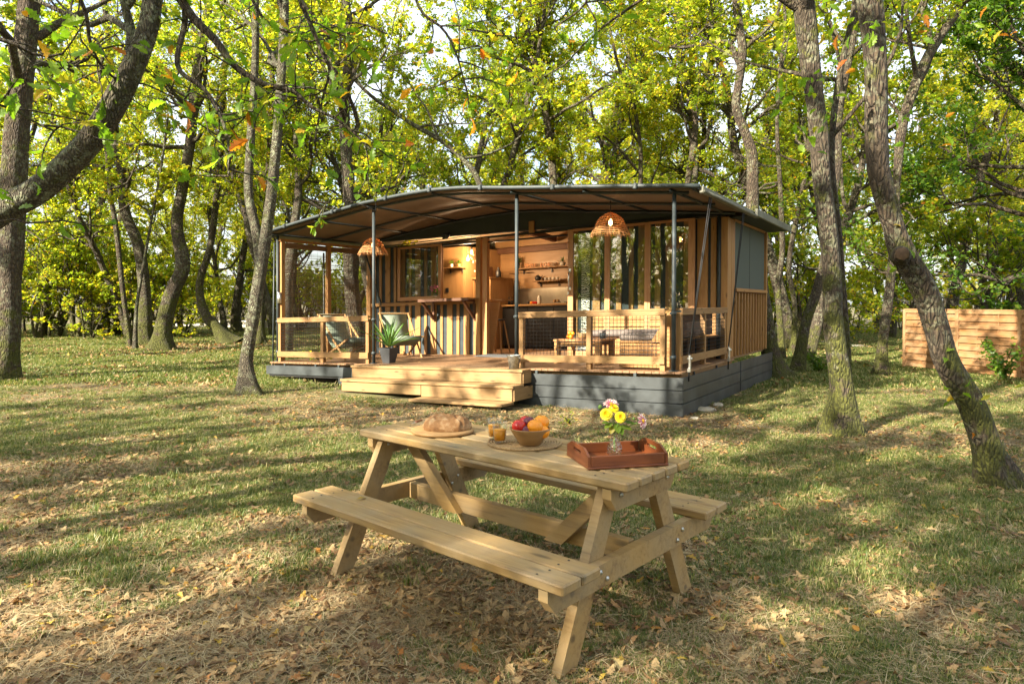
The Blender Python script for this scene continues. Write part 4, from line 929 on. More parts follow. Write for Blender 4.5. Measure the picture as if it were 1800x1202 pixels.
# shelves on the back wall
s1l, s1r = onb(909, 473, 6.2), onb(1004, 468, 6.2); s2l, s2r = onb(936, 495, 6.2), onb(986, 494, 6.2)
shelf('long upper shelf on the back wall carrying the wooden letters', s1l[0] + .1, s1r[0] - .3, DB - .01, .28, s1l[1], SG, (.1, .53)); shelf('short lower shelf on the back wall with teapot and cups', s2l[0], s2r[0], DB - .01, .25, s2l[1], SG)
def text(s, u, v0, hpx, name, label):
    a, z = onb(u, v0, 6.2); cu = bpy.data.curves.new(name, 'FONT'); cu.body = s; cu.size = 1; cu.extrude = .06; cu.align_x = 'LEFT'
    tmp = bpy.data.objects.new('t', cu); COL.objects.link(tmp); bpy.context.view_layer.update(); me = bpy.data.meshes.new_from_object(tmp.evaluated_get(bpy.context.evaluated_depsgraph_get())); bpy.data.objects.remove(tmp)
    me.materials.clear(); me.materials.append(M['letters']); o = tag(link(name, me, None, tuple(cabw(a, 6.2, s1l[1] + .018)), (PI / 2, 0, CYAW)), label, 'letters', 'wooden letters on the shelf')
    V = np.array([x.co[:] for x in me.vertices]); wd = np.ptp(V[:, 0]); o.scale = (1, 1, 1); return o, me, V
M['letters'] = plain('letter_wood', (.60, .27, .09), .5, .05)
for s, u0, u1 in (('SIMPLE', 923, 942), ('& CHIC', 950, 970)):
    o, me, V = text(s, u0, 470, 8, 'letter_row', 'orange wooden letters spelling %s on the upper shelf' % s)
    a0, a1 = onb(u0, 470, 6.2)[0], onb(u1, 470, 6.2)[0]; sx = (a0 - a1) * KS / np.ptp(V[:, 0]); hh = onb(u0, 462.5, 6.2)[1] - onb(u0, 470, 6.2)[1]; sz = hh * KS / np.ptp(V[:, 1])
    V = V - [V[:, 0].min(), V[:, 1].min(), 0]; V = V * [sx, sz, .3]; me.vertices.foreach_set('co', V.astype(np.float32).ravel()); me.update()
a_, z_ = onb(989, 465, 6.22); pot_plant('spiky little succulent in a white pot at the end of the upper shelf', a_, 6.22, s1l[1] + .02, .07, .08, True, lh=.15, group='little plants on the shelves')
a_, z_ = onb(911, 465, 6.22); pot_plant('dried brown sprig in a dark pot on the upper shelf behind the post', a_, 6.22, s1l[1] + .02, .04, .12, True, 'black', lh=.22, group='little plants on the shelves')
a_, z_ = onb(945, 490, 6.2); o = cthing('teapot', 'black teapot standing on the lower kitchen shelf', 'teapot', a_, 6.22, s2l[1] + .02)
MB().lathe([(0, 0), (.06, 0), (.075, .05), (.06, .10), (.03, .12), (.01, .125), (.012, .145), (0, .15)], n=18).build('body', M['black'], o); MB().tube([(.06, 0, .05), (.10, 0, .09), (.12, 0, .12)], [.016, .012, .009], 8).build('spout', M['black'], o); MB().tube([(-.06, 0, .03), (-.11, 0, .05), (-.11, 0, .10), (-.05, 0, .11)], .008, 6).build('handle', M['boardw'], o)
for i, u in enumerate((959, 966, 973, 980)): small('cup', 'grey stoneware cup, %s from the teapot on the lower shelf' % ('first', 'second', 'third', 'fourth')[i], 'cup', u, 492, 6.22, s2l[1] + .02, [(0, 0), (.028, 0), (.034, .06), (.031, .06), (.026, .008), (0, .008)], 'white', 'cups on the lower shelf')
a_, z_ = onb(893, 481, 6.3); a2, _ = onb(936, 479, 6.3); org = (a_, DB - .03, z_); o = cthing('utensil_rail', 'black utensil rail with a wire basket on the back wall', 'rail', *org)
cb('rod', MB().tube([(a_, DB - .05, z_), (a2, DB - .05, z_)], .008, 6), 'black', o, org); bz = onb(900, 508, 6.3)[1]; x0 = onb(890, 508, 6.3)[0]; x1_ = onb(925, 508, 6.3)[0]
mb = MB(); [mb.tube([(x0, DB - .18, bz + q), (x1_, DB - .18, bz + q)], .005, 5) for q in (0, .05)]; [mb.tube([(x0 + (x1_ - x0) * q / 8, DB - .18, bz), (x0 + (x1_ - x0) * q / 8, DB - .18, bz + .05)], .004, 4) for q in range(9)]; cb('basket', mb, 'galv', o, org)
# beam and warm bulbs
cb('ceiling_beam', MB().box((W / 2, DB - .10, 2.80), (W - .1, .12, .16)), 'darkwood'); cb('ceiling_beam', MB().beam((5.0, D + .1, 3.02), (5.6, DB - .1, 3.02), .12, .14), 'darkwood')
def lamp_light(loc, e, name, c=(1, .66, .36), r=.03):
    l = bpy.data.lights.new(name, 'POINT'); l.energy = e; l.color = c; l.shadow_soft_size = r; o = bpy.data.objects.new(name, l); COL.objects.link(o); o.location = loc
for i, (u, v, e) in enumerate(((822.5, 455, 3), (829, 443, 3), (845, 452, 3))):
    a, z = onb(u, v, 4.3); org = (a, 4.3, z); o = cthing('pendant_bulb', ('lowest', 'middle', 'outermost') [i] + ' of the bare glowing filament bulbs hanging inside the lodge', 'bulb', *org, group='filament bulbs')
    MB().lathe([(0, -.055), (.02, -.045), (.028, -.015), (.024, .02), (.012, .04), (0, .04)], n=12).build('bulb', M['bulb'], o); MB().tube([(0, 0, .035), (0, 0, .10)], .022, 10).tube([(0, 0, .1), (0, 0, (rz_(a) - .12 - z) * KS)], .004, 5).build('cord', M['black'], o)
    lamp_light(tuple(cabw(a, 4.22, z - .10)), e * 5.0, 'bulb_light')
rr = random.Random(3); o = cthing('fairy_lights', 'cluster of small glass fairy lights hanging beside the bulbs', 'fairy lights', *(onb(838, 460, 4.7)[0], 4.7, onb(838, 460, 4.7)[1])); mb = MB(); mb2 = MB()
for k in range(12):
    x, z = rr.uniform(-.16, .12), rr.uniform(-.22, .16); mb.lathe([(0, -.02), (.014, -.012), (.018, 0), (.014, .012), (0, .02)], (x, rr.uniform(-.04, .04), z), 8)
    mb2.tube([(x, 0, z + .02), (x * .6, 0, .26)], .0015, 3)
mb.build('tiny_bulbs', emis('tiny_bulb', (1, .5, .18), 1.6), o); mb2.build('wires', M['black'], o)
# slanted bar table in the doorway
bt_ = 3.35; org = (5.55, bt_, 0); o = cthing('bar_table', 'narrow high table with a slanting oak end panel in the doorway', 'table', *org)
tl_, tr_, tb_ = onb(859, 528, bt_), onb(886, 528, bt_), onb(863, 619, bt_)
cb('end_panel', MB().prism([(tl_[0], .0), (tb_[0] - .05, .0), (tr_[0] + .10, tl_[1] - .03), (tl_[0], tl_[1] - .03)], bt_ - .02, bt_ + .02), 'panel', o, org); cb('table_top', MB().box(((tl_[0] + tr_[0]) / 2, bt_ + .12, tl_[1]), (tl_[0] - tr_[0] + .05, .5, .035)), 'panel', o, org)
# bar stool glimpsed behind it
sa_ = onb(876, 612, 3.9)[0]; org = (sa_, 3.9, 0); o = cthing('bar_stool', 'dark bar stool with splayed legs just inside the doorway', 'stool', *org); cb('seat', MB().lathe([(0, .80), (.18, .80), (.19, .83), (.17, .85), (0, .85)], (sa_, 3.9, 0), 16), 'black', o, org)
for sx in (-1, 1):
    for sy in (-1, 1): cb('leg', MB().beam((sa_ + .1 * sx, 3.9 + .1 * sy, .80), (sa_ + .22 * sx, 3.9 + .2 * sy, 0), .035, .035), 'boardw', o, org)

# ------------------------------------------------------------------ on the deck
def wicker_lamp(u, vb, vt, wpx, b, label, seed):
    a, zb = onb(u, vb, b); _, zt = onb(u, vt, b); R = wpx / 2 / CF * float(cabw(a, b, zb)[1]) ; H = (zt - zb) * KS; org = (a, b, zb)
    o = cthing('wicker_lamp', label, 'pendant lamp', *org, group='wicker pendant lamps under the canopy'); rr = random.Random(seed)
    def prof(t_): return R * math.sqrt(max(0, 1 - (t_ ** 1.35))) * (.96 + .04 * math.cos(t_ * 9)) if t_ < .97 else R * .13
    mb = MB(); n = 12
    for i in range(n):
        t_ = i / n; r_ = max(prof(t_), R * .13); P = [(r_ * math.cos(q) * (1 + rr.uniform(-.02, .02)), r_ * math.sin(q) * (1 + rr.uniform(-.02, .02)), t_ * H + rr.uniform(-.004, .004)) for q in np.linspace(0, 2 * PI, 25)]; mb.tube(P, .0058, 5, False)
    mb.build('woven_rings', M['wicker'], o); mb = MB()
    for k in range(26):
        q = 2 * PI * k / 26; mb.tube([(max(prof(t_), R * .1) * math.cos(q), max(prof(t_), R * .1) * math.sin(q), t_ * H) for t_ in np.linspace(0, 1, 8)], .0035, 4, False)
    mb.build('ribs', M['wicker'], o); mb = MB()
    for k in range(90):
        q = rr.uniform(0, 2 * PI); L = rr.uniform(.02, .055); r1 = R * .98; r2 = R * rr.uniform(.98, 1.12); mb.tube([(r1 * math.cos(q), r1 * math.sin(q), .005), (r2 * math.cos(q + .03), r2 * math.sin(q + .03), -L)], .0028, 3, False)
    for k in range(70):
        q = rr.uniform(0, 2 * PI); t_ = rr.uniform(0, .9); r1 = prof(t_); mb.tube([(r1 * math.cos(q), r1 * math.sin(q), t_ * H), ((r1 + .02) * math.cos(q + .08), (r1 + .02) * math.sin(q + .08), t_ * H - rr.uniform(-.01, .03))], .002, 3, False)
    mb.build('straw_fringe', M['wicker'], o)
    MB().lathe([(0, -.055), (.022, -.045), (.03, -.01), (.022, .03), (.012, .045), (0, .045)], (0, 0, H * .55), 12).build('bulb', M['bulb'], o)
    MB().tube([(0, 0, H * .6), (0, 0, (rz_(a) - .05 - zb) * KS)], .006, 6).build('cord', M['black'], o)
    lamp_light(tuple(cabw(a, b, zb) + Vector((0, 0, H * .55))), 7, 'wicker_lamp_light', r=.03)
wicker_lamp(656, 445, 418, 50, .9, 'straw wicker pendant lamp hanging behind the post by the reed screen', 1); wicker_lamp(1073, 411, 374, 67, .9, 'straw wicker pendant lamp hanging in front of the glass doors', 2)
# corner bench with cushions
org = (1.2, 2.4, 0); o = cthing('corner_bench', 'L-shaped pine corner bench with brown-grey cushions behind the railing', 'bench', *org); B_ = lambda n, c, s, m='pine_side', ch=.005, R=None: cb(n, MB().box(c, s, R, ch), m, o, org)
for i in range(2): B_('front_board', (1.68, 2.28, .12 + i * .21), (2.0, .03, .20))
for i in range(2): B_('end_board', (.68, .30, .12 + i * .21), (.80, .03, .20))
for i in range(2): B_('side_board', (1.10, 1.28, .12 + i * .21), (.03, 1.9, .20))
B_('seat_board', (1.4, 2.62, .45), (2.6, .66, .03)); B_('seat_board', (.68, 1.28, .45), (.84, 1.96, .03))
for i in range(3): B_('back_board', (1.6, D - .10, .56 + i * .145), (2.3, .03, .135), R=None)
for i in range(3): B_('back_board', (.17, 1.45, .56 + i * .145), (.03, 2.3, .135), 'darkwood')
cb('end_panel', MB().prism([(.12, .0), (.33, .0), (.33, .45), (.52, .45), (.20, .95), (.12, .95)], .24, .28), 'pine_side', o, org)
cb('cushion', MB().box((1.75, 2.55, .53), (1.7, .66, .13), ch=.05), 'cushion', o, org); cb('cushion', MB().box((.72, 1.25, .53), (.78, 1.9, .13), ch=.05), 'cushion', o, org); cb('cushion', MB().box((.30, 1.5, .72), (.13, 1.2, .30), ch=.05), 'cushion', o, org)
# coffee table with fruit and mug
tb = 1.35; ta, ctz = onb(1028, 595, tb); org = (ta, tb, 0); o = cthing('coffee_table', 'low square pine coffee table behind the railing grid', 'coffee table', *org); hw = .50; hd = .36
for i in range(4): cb('top_board', MB().box((ta, tb - hd + .09 + i * .18, ctz - .02), (hw * 2, .172, .035)), 'redwood', o, org)
for sx in (-1, 1):
    for sy in (-1, 1): cb('leg', MB().box((ta + sx * (hw - .07), tb + sy * (hd - .06), (ctz - .04) / 2), (.10, .10, ctz - .04)), 'pine_side', o, org)
cb('apron', MB().box((ta, tb - hd + .05, ctz - .09), (hw * 2 - .24, .03, .10)), 'pine_side', o, org); cb('apron', MB().box((ta, tb + hd - .05, ctz - .09), (hw * 2 - .24, .03, .10)), 'pine_side', o, org)
for i, (dx, dy, dz) in enumerate(((.30, -.12, 0), (.22, -.16, 0), (.26, -.06, 0), (.27, -.12, .07), (.21, -.10, .06))):
    o = cthing('orange', ('orange at the left of the pile', 'front orange of the pile', 'rear orange of the pile', 'topmost orange', 'second highest orange')[i] + ' on the coffee table', 'orange', ta + dx, tb + dy, ctz + dz, 'oranges piled on the coffee table'); MB().lathe([(0.001, 0), (.022, .007), (.033, .033), (.022, .06), (0.001, .067)], n=12).build('body', M['orange'], o)
o = cthing('wicker_basket', 'small pale basket with a hooped handle on the coffee table', 'basket', ta + .02, tb - .05, ctz); MB().lathe([(0, 0), (.07, 0), (.08, .09), (.07, .09), (.06, .01), (0, .01)], n=16).build('bowl', M['boardw'], o); MB().tube([(.075 * math.cos(q), 0, .09 + .07 * math.sin(q)) for q in np.linspace(0, PI, 10)], .006, 6, False).build('hoop', M['darkwood'], o)
o = cthing('enamel_mug', 'dark grey mug standing at the end of the coffee table', 'mug', ta - .38, tb - .02, ctz); MB().lathe([(0, 0), (.045, 0), (.05, .09), (.045, .09), (.04, .01), (0, .01)], n=16).build('body', M['steel'], o)
MB().tube([(.045, 0, .02), (.08, 0, .035), (.08, 0, .06), (.048, 0, .075)], .006, 6).build('handle', M['steel'], o)
# deck chairs
def deckchair(label, a, b, turn):
    o = cthing('deck_chair', label, 'deck chair', a, b, 0, 'folding deck chairs', turn); w2 = .30
    for s in (-1, 1):
        y = s * w2
        MB().beam((.42, y, .0), (-.46, y, .86), .022, .042).build('back_frame', M['boardw'], o)
        MB().beam((-.40, y * .9, .0), (.44, y * .9, .42), .022, .042).build('seat_frame', M['boardw'], o)
        MB().beam((-.15, y * 1.08, .02), (-.33, y * 1.08, .72), .02, .032).build('strut', M['boardw'], o)
    for x, z in ((-.46, .86), (.44, .42), (-.38, .02)): MB().beam((x, -w2 - .03, z), (x, w2 + .03, z), .03, .03).build('cross_bar', M['boardw'], o)
    P = [(-.47, .88), (-.40, .70), (-.26, .46), (-.08, .27), (.10, .24), (.28, .32), (.45, .44), (.465, .40), (.45, .33)]; mb = MB(); V = []
    Q, _ = smooth_path(np.array([(p, 0, q) for p, q in P]), np.ones(len(P)), .05); n = len(Q)
    for y in (-w2 + .035, w2 - .035):
        for q in Q: V.append((q[0], y, q[2]))
    mb._add(V, [[i, i + 1, n + i + 1, n + i] for i in range(n - 1)], None, True); sl = mb.build('sling', M['chair_canvas'], o); m_ = sl.modifiers.new('thick', 'SOLIDIFY'); m_.thickness = .006
    return o
deckchair('sage green deck chair beside the potted agave', 7.35, 1.85, -.55); deckchair('deck chair seen through the wire railing by the reed screen', 8.25, .95, -.15)
# potted agave
org = (6.25, .22, 0); o = cthing('potted_agave', 'spiky green agave in a tapered dark square pot at the top of the steps', 'potted plant', *org)
mb = MB(); V = []; r0_, r1_, h_ = .075, .125, .27
for z, r_ in ((0, r0_), (h_, r1_), (h_, r1_ - .015), (h_ - .03, r1_ - .02)): V += [(r_, r_, z), (-r_, r_, z), (-r_, -r_, z), (r_, -r_, z)]
Fs = [[0, 1, 2, 3][::-1]] + [[i * 4 + k, i * 4 + (k + 1) % 4, i * 4 + 4 + (k + 1) % 4, i * 4 + 4 + k] for i in range(3) for k in range(4)]; mb._add(V, Fs); mb.build('pot', M['pot'], o); MB().box((0, 0, h_ - .035), (.2, .2, .01)).build('soil', M['darkwood'], o)
def blade(o, az, el, L, wd, droop, z0, mat, name='leaf'):
    n = 7; V = []; F = []; d = np.array([math.cos(az), math.sin(az), 0]); s_ = np.array([-math.sin(az), math.cos(az), 0]); p = np.array([0, 0, z0]) + d * .015; e = el
    for i in range(n + 1):
        f = i / n; w_ = wd * (.55 + 1.1 * f - 1.65 * f * f) if f < .98 else 0.0; up = np.array([0, 0, 1]) * math.cos(e) - d * math.sin(e)
        V += [p - s_ * w_ / 2 + up * w_ * .22, p - up * .004, p + s_ * w_ / 2 + up * w_ * .22]; p = p + (d * math.cos(e) + np.array([0, 0, 1]) * math.sin(e)) * L / n; e -= droop / n
    for i in range(n): b_ = i * 3; F += [[b_, b_ + 1, b_ + 4, b_ + 3], [b_ + 1, b_ + 2, b_ + 5, b_ + 4]]
    link(name, gmesh(name, np.array(V), F, mat, True), o)
rr = random.Random(8)
for k in range(26): f = k / 25; blade(o, k * 2.4, 1.45 - f * 1.05 + rr.uniform(-.1, .1), rr.uniform(.55, .72) * (1 - .25 * (1 - f)), .058, rr.uniform(.15, .6) * f, h_ + .02, M['succ'])
# zinc bucket
ba, bb_ = 2.83, -.33; org = (ba, bb_, 0); o = cthing('zinc_bucket', 'small grey zinc bucket at the end of the top step', 'bucket', *org); MB().lathe([(0, 0), (.072, 0), (.102, .195), (.108, .2), (.105, .207), (.097, .2), (.07, .012), (0, .012)], n=26).build('body', M['zinc'], o)
for s in (-1, 1): MB().tube([(s * .1, -.02, .17), (s * .125, 0, .165), (s * .1, .02, .17)], .006, 6).build('ear', M['zinc'], o)
o = cthing('door_mat', 'dark grey mat lying in front of the open doorway', 'mat', 4.95, D - .42, 0); MB().box((0, 0, .006), (.95, .5, .012)).build('mat', M['doormat'], o)
# vase of pink flowers on the bar
va, _ = onb(765, 525, D - .3); org = (va, D - .3, 1.375); o = cthing('flower_vase', 'small glass vase of pink flowers on the bar shelf', 'vase', *org); MB().lathe([(0, 0), (.035, 0), (.045, .05), (.03, .10), (.035, .13), (.031, .13), (.026, .10), (.04, .05), (.03, .008), (0, .008)], n=16).build('glass', M['cup'], o)
pink = plain('pink_petals', (.50, .10, .19), .6, .2, 40); mb = MB(); mb2 = MB(); V = []; F = []; rs3 = np.random.RandomState(4)
for k in range(26):
    q = rs3.uniform(0, 6.28); e = rs3.uniform(.0, .11); h = rs3.uniform(.19, .30) - e * .5; x, y = e * math.cos(q), e * math.sin(q); mb.lathe([(0, -.012), (.012, -.008), (.017, .004), (.010, .014), (0, .012)], (x, y, h), 7); mb2.tube([(0, 0, .08), (x * .4, y * .4, h * .6), (x, y, h)], .002, 3, False)
for k in range(40):
    d = unit(rs3.normal(0, 1, 3) + [0, 0, .4]); p = np.array([0, 0, .14]) + d * .02; s_ = unit(np.cross(d, [0, 0, 1])) * .01; n = len(V); V += [p, p + d * .04 + s_, p + d * .08, p + d * .04 - s_]; F.append([n, n + 1, n + 2, n + 3])
mb.build('blossoms', pink, o); mb2.build('stems', M['leaf_d'], o); link('leaves', gmesh('leaves', np.array(V), F, M['leaf_d']), o)
# ------------------------------------------------------------------ picnic table
TX, TY, TYAW = -.0246, 3.5844, -.7173
PT = thing('picnic_table', 'weathered pine picnic table with two attached benches standing on the lawn', 'picnic table', (TX, TY, 0), TYAW)
def pt(name, mb, mat='pine', parent=None): return mb.build(name, M[mat], parent or PT)
def tpt(u, v, z):                                                  # pixel on a level plane -> table coordinates
    P = gp(u, v, z); dx, dy = P[0] - TX, P[1] - TY; c, s = math.cos(TYAW), math.sin(TYAW); return dx * c + dy * s, -dx * s + dy * c
def tw(x, y): c, s = math.cos(TYAW), math.sin(TYAW); return TX + x * c - y * s, TY + x * s + y * c
rr = random.Random(12)
def screw(mb, x, y, z): mb.lathe([(0, 0), (.005, 0), (.0045, .0012), (0, .0008)], (x, y, z), 8, False)
for i in range(5):
    y = -.285 + .0565 + i * .1165; dx = rr.uniform(-.006, .006); b = pt('top_board', MB().box((dx, y, .73 + rr.uniform(-.001, .001)), (1.80, .1015, .04), ch=.007))
    s = MB(); [screw(s, sx * .74 + rr.uniform(-.01, .01), y + q, .7515) for sx in (-1, 1) for q in (-.028, .028)]; s.build('screw', M['black'], b)
for sg in (-1, 1):
    for k in range(2):
        y = sg * (.458 + .06 + k * .130); b = pt('seat_board', MB().box((rr.uniform(-.005, .005), y, .44), (1.80, .120, .04), ch=.006))
        s = MB(); [screw(s, sx * .76 + rr.uniform(-.01, .01), y + q, .4615) for sx in (-1, 1) for q in (-.03, .03)]; s.build('screw', M['black'], b)
for sg in (-1, 1):
    X = sg * .80; th = .045
    pt('top_cleat', MB().prism([(-.275, .708), (.275, .708), (.275, .665), (.235, .612), (-.235, .612), (-.275, .665)], X - th / 2, X + th / 2, axis=0))
    pt('seat_beam', MB().prism([(-.70, .418), (.70, .418), (.70, .375), (.655, .322), (-.655, .322), (-.70, .375)], X - th / 2, X + th / 2, axis=0))
    Xl = X - sg * (th + .002)
    for s in (-1, 1):
        leg = pt('leg', MB().prism([(s * .235, .708), (s * .125, .708), (s * .455, 0), (s * .57, 0)], Xl - .0225, Xl + .0225, axis=0))
        bm = MB()
        for y, z in ((s * .20, .675), (s * .355, .39), (s * .305, .35)): bm.tube([(X + sg * .0225, y, z), (X + sg * .029, y, z)], .0105, 10); bm.tube([(X + sg * .028, y, z), (X + sg * .033, y, z)], .005, 8)
        bm.build('bolt', M['galv'], leg)
        bm = MB()
        for y, z in ((s * .20, .675), (s * .355, .39), (s * .305, .35)): bm.tube([(Xl - sg * .0225, y, z), (Xl - sg * .028, y, z)], .009, 6)
        bm.build('nut', M['galv'], leg)
    pt('brace', MB().beam((sg * .36, 0.0, .345), (sg * .72, 0.0, .70), .044, .085, up=(0, 1, 0)) if False else MB().prism([(sg * .30, .33), (sg * .41, .33), (sg * .755, .675), (sg * .755, .708), (sg * .69, .708)], -.0685, -.0245, axis=1))
pt('centre_beam', MB().box((0, 0, .37), (1.51, .044, .092)))
# things on the table
TZ = .7515
bx, by = -.47, -.02; o = thing('chopping_board', 'round thick wooden board carrying the loaf', 'board', (*tw(bx, by), TZ))
MB().lathe([(0, 0), (.165, 0), (.176, .004), (.178, .012), (.174, .019), (0, .020)], n=64).build('board', M['boardw'], o)
# bread
gx, gy = tw(bx + .015, by + .015); o = thing('bread_loaf', 'round crusty loaf split along the top, resting on the wooden board', 'bread', (gx, gy, TZ + .02), -.15)
n1, n2 = 90, 46; th = np.linspace(0, 2 * PI, n1, endpoint=False); ph = np.linspace(-.25, PI / 2, n2)
TH, PH = np.meshgrid(th, ph); Rr = 1 + .03 * np.sin(3 * TH + 1) + .02 * np.sin(5 * TH)
Xb = np.abs(np.cos(PH)) ** .62 * np.cos(TH) * .138 * Rr; Yb = np.abs(np.cos(PH)) ** .62 * np.sin(TH) * .112 * Rr; Zb = (np.sin(PH) * .064 + .012)
def crack(px, py, x0, y0, x1, y1, wd, dp, wob=.012, lip=.5):
    dx, dy = x1 - x0, y1 - y0; L = math.hypot(dx, dy); t_ = ((px - x0) * dx + (py - y0) * dy) / L; s_ = ((px - x0) * dy - (py - y0) * dx) / L - wob * np.sin(t_ * 60) - .4 * wob * np.sin(t_ * 140 + 1)
    e = np.clip(1 - np.abs(t_ / L - .5) * 2, 0, 1) ** .5; return e * (-dp * np.exp(-(s_ / wd) ** 2) + dp * lip * np.exp(-((s_ - wd * 2.2) / (wd * 1.5)) ** 2))
dz = crack(Xb, Yb, -.10, .03, .13, -.02, .006, .016, .01, .9) + crack(Xb, Yb, -.04, .0, -.06, -.09, .005, .010) + crack(Xb, Yb, .06, .0, .10, -.10, .005, .012) + crack(Xb, Yb, .03, .03, .05, .10, .006, .010) + crack(Xb, Yb, -.11, -.03, -.03, -.07, .003, .005)
dz += (vnoise(Xb + 5, Yb + 5, 1, .018) - .5) * .003 + (vnoise(Xb + 5, Yb + 5, 2, .06) - .5) * .006
Nx, Ny, Nz = Xb / .138, Yb / .112, Zb / .07; V = np.stack([Xb + dz * Nx * .6, Yb + dz * Ny * .6, np.maximum(Zb + dz * .8, 0)], -1).reshape(-1, 3); k = np.arange(n1 * n2).reshape(n2, n1); kn = np.roll(k, -1, 1)
link('crust', gmesh('crust', V, np.stack([k[:-1], kn[:-1], kn[1:], k[1:]], -1).reshape(-1, 4), M['bread'], True), o)
# knife
kx, ky = gp(730, 744, TZ + .022)[:2]; o = thing('table_knife', 'small knife with a red-brown wooden handle on the round board', 'knife', (kx, ky, TZ + .0225), 1.25)
MB().box((.045, 0, .006), (.075, .017, .012), ch=.004).build('handle', M['tray'], o); MB().prism([(0, -.007), (.008, -.008), (.008, .007), (-.04, .006), (-.055, .001), (-.045, -.006)], .0045, .0065, axis=2).build('blade', M['galv'], o)
# woven mat
mx_, my_ = tw(*tpt(921, 779, TZ)); o = thing('woven_mat', 'round woven seagrass place mat under the fruit bowl', 'mat', (mx_, my_, TZ)); mb = MB(); q = np.linspace(0, 2 * PI * 13, 13 * 34); rad_ = .004 + .189 * q / q[-1]
mb.tube([(r_ * math.cos(a_), r_ * math.sin(a_), .005 + .0012 * math.sin(a_ * 17) + .0006 * math.sin(a_ * 5)) for r_, a_ in zip(rad_, q)], .0078, 5, False); mb.lathe([(0, .003), (.19, .003)], n=40, smooth=False); mb.build('mat', M['seagrass'], o)
MZ = TZ + .0125
# bowl with fruit
ox, oy = gp(932, 781, MZ)[:2]; o = thing('fruit_bowl', 'tapered light wooden bowl holding oranges, apples and plums', 'bowl', (ox, oy, MZ)); MB().lathe([(0, 0), (.050, 0), (.056, .004), (.104, .080), (.106, .086), (.102, .087), (.097, .080), (.05, .010), (0, .009)], n=56).build('bowl', M['bowlw'], o)
R_ = .040
def fruit(kind, label, cat, dx, dy, dz, r_, mat, group, squash=.95):
    o = thing(kind, label, cat, (ox + dx, oy + dy, MZ + dz), rr.uniform(0, 6), group); P = [(math.sin(a_) * r_, -math.cos(a_) * r_ * squash - (.12 * r_ * math.exp(-((PI - a_) / .25) ** 2)) + (.05 * r_ * math.exp(-(a_ / .2) ** 2))) for a_ in np.linspace(0, PI, 22)]
    mb = MB().lathe(P, n=30); mb.build('skin', M[mat], o)
    if mat != 'orange': MB().tube([(0, 0, r_ * .75), (.002, 0, r_ * 1.08)], .0014, 5).build('stalk', M['darkwood'], o)
    else: MB().lathe([(0, r_ * .9), (.003, r_ * .905), (0, r_ * .93)], n=6).build('navel', M['leaf_d'], o)
fruit('orange', 'orange at the front of the fruit bowl, in front of the others', 'orange', .022, -.045, .098, .040, 'orange', 'oranges in the bowl'); fruit('orange', 'highest orange at the back of the fruit bowl', 'orange', .058, .025, .108, .040, 'orange', 'oranges in the bowl'); fruit('orange', 'orange sunk low in the bowl between the two others', 'orange', .062, -.032, .070, .035, 'orange', 'oranges in the bowl')
fruit('apple', 'shiny red apple nearest the juice glasses in the fruit bowl', 'apple', -.058, -.028, .098, .036, 'apple', 'apples in the bowl'); fruit('apple', 'red and yellow apple at the back of the fruit bowl', 'apple', -.022, .045, .106, .035, 'apple', 'apples in the bowl')
fruit('plum', 'dark red plum behind the front orange in the bowl', 'plum', -.006, .004, .112, .031, 'plum', 'plums in the bowl'); fruit('plum', 'purple plum low at the rim between apple and orange', 'plum', -.022, -.045, .080, .026, 'plum', 'plums in the bowl')
fruit('plum', 'plum hidden deep inside the fruit bowl', 'plum', 0, .02, .045, .034, 'plum', 'plums in the bowl')
# glasses of juice
def glass(u, v, label, lvl):
    gx, gy = gp(u, v, MZ)[:2]; o = thing('juice_glass', label, 'glass', (gx, gy, MZ), 0, 'glasses of orange juice')
    MB().lathe([(0, 0), (.026, 0), (.0305, .004), (.0395, .098), (.044, .102), (.044, .109), (.0418, .1095), (.0385, .104), (.0368, .098), (.0285, .014), (0, .012)], n=40).build('glass', M['cup'], o)
    MB().lathe([(0, .0125), (.0278, .0145), (.0278 + .0085 * (lvl - .0145) / .084, lvl), (0, lvl)], n=36).build('juice', M['juice'], o)
glass(878.5, 778, 'tumbler of orange juice standing in front on the woven mat', .070); glass(869, 771, 'tumbler of orange juice half hidden behind the other glass', .074)
# tray
tyaw = None; f1 = np.array(gp(1036, 826, TZ)[:2]); f2 = np.array(gp(1172, 818, TZ)[:2]); l1 = np.array(gp(989, 801, TZ)[:2])
d = f2 - f1; d /= np.linalg.norm(d); nrm = np.array([-d[1], d[0]]); Lx = np.linalg.norm(f2 - f1); Ly = max(.24, min(.30, (l1 - f1) @ nrm)); yaw = math.atan2(d[1], d[0])
c0 = f1 + d * Lx / 2 + nrm * Ly / 2; o = thing('serving_tray', 'reddish brown wooden tray with cut-out handles at the end of the table', 'tray', (*c0, TZ + .001), yaw); hx, hy = Lx / 2, Ly / 2
MB().box((0, 0, .005), (Lx + .014, Ly + .014, .01), ch=.003).build('bottom', M['tray'], o)
for s, nm in ((-1, 'front'), (1, 'back')): MB().box((0, s * (hy - .006), .033), (Lx - .02, .012, .048), ch=.002).build('side_panel', M['tray'], o)
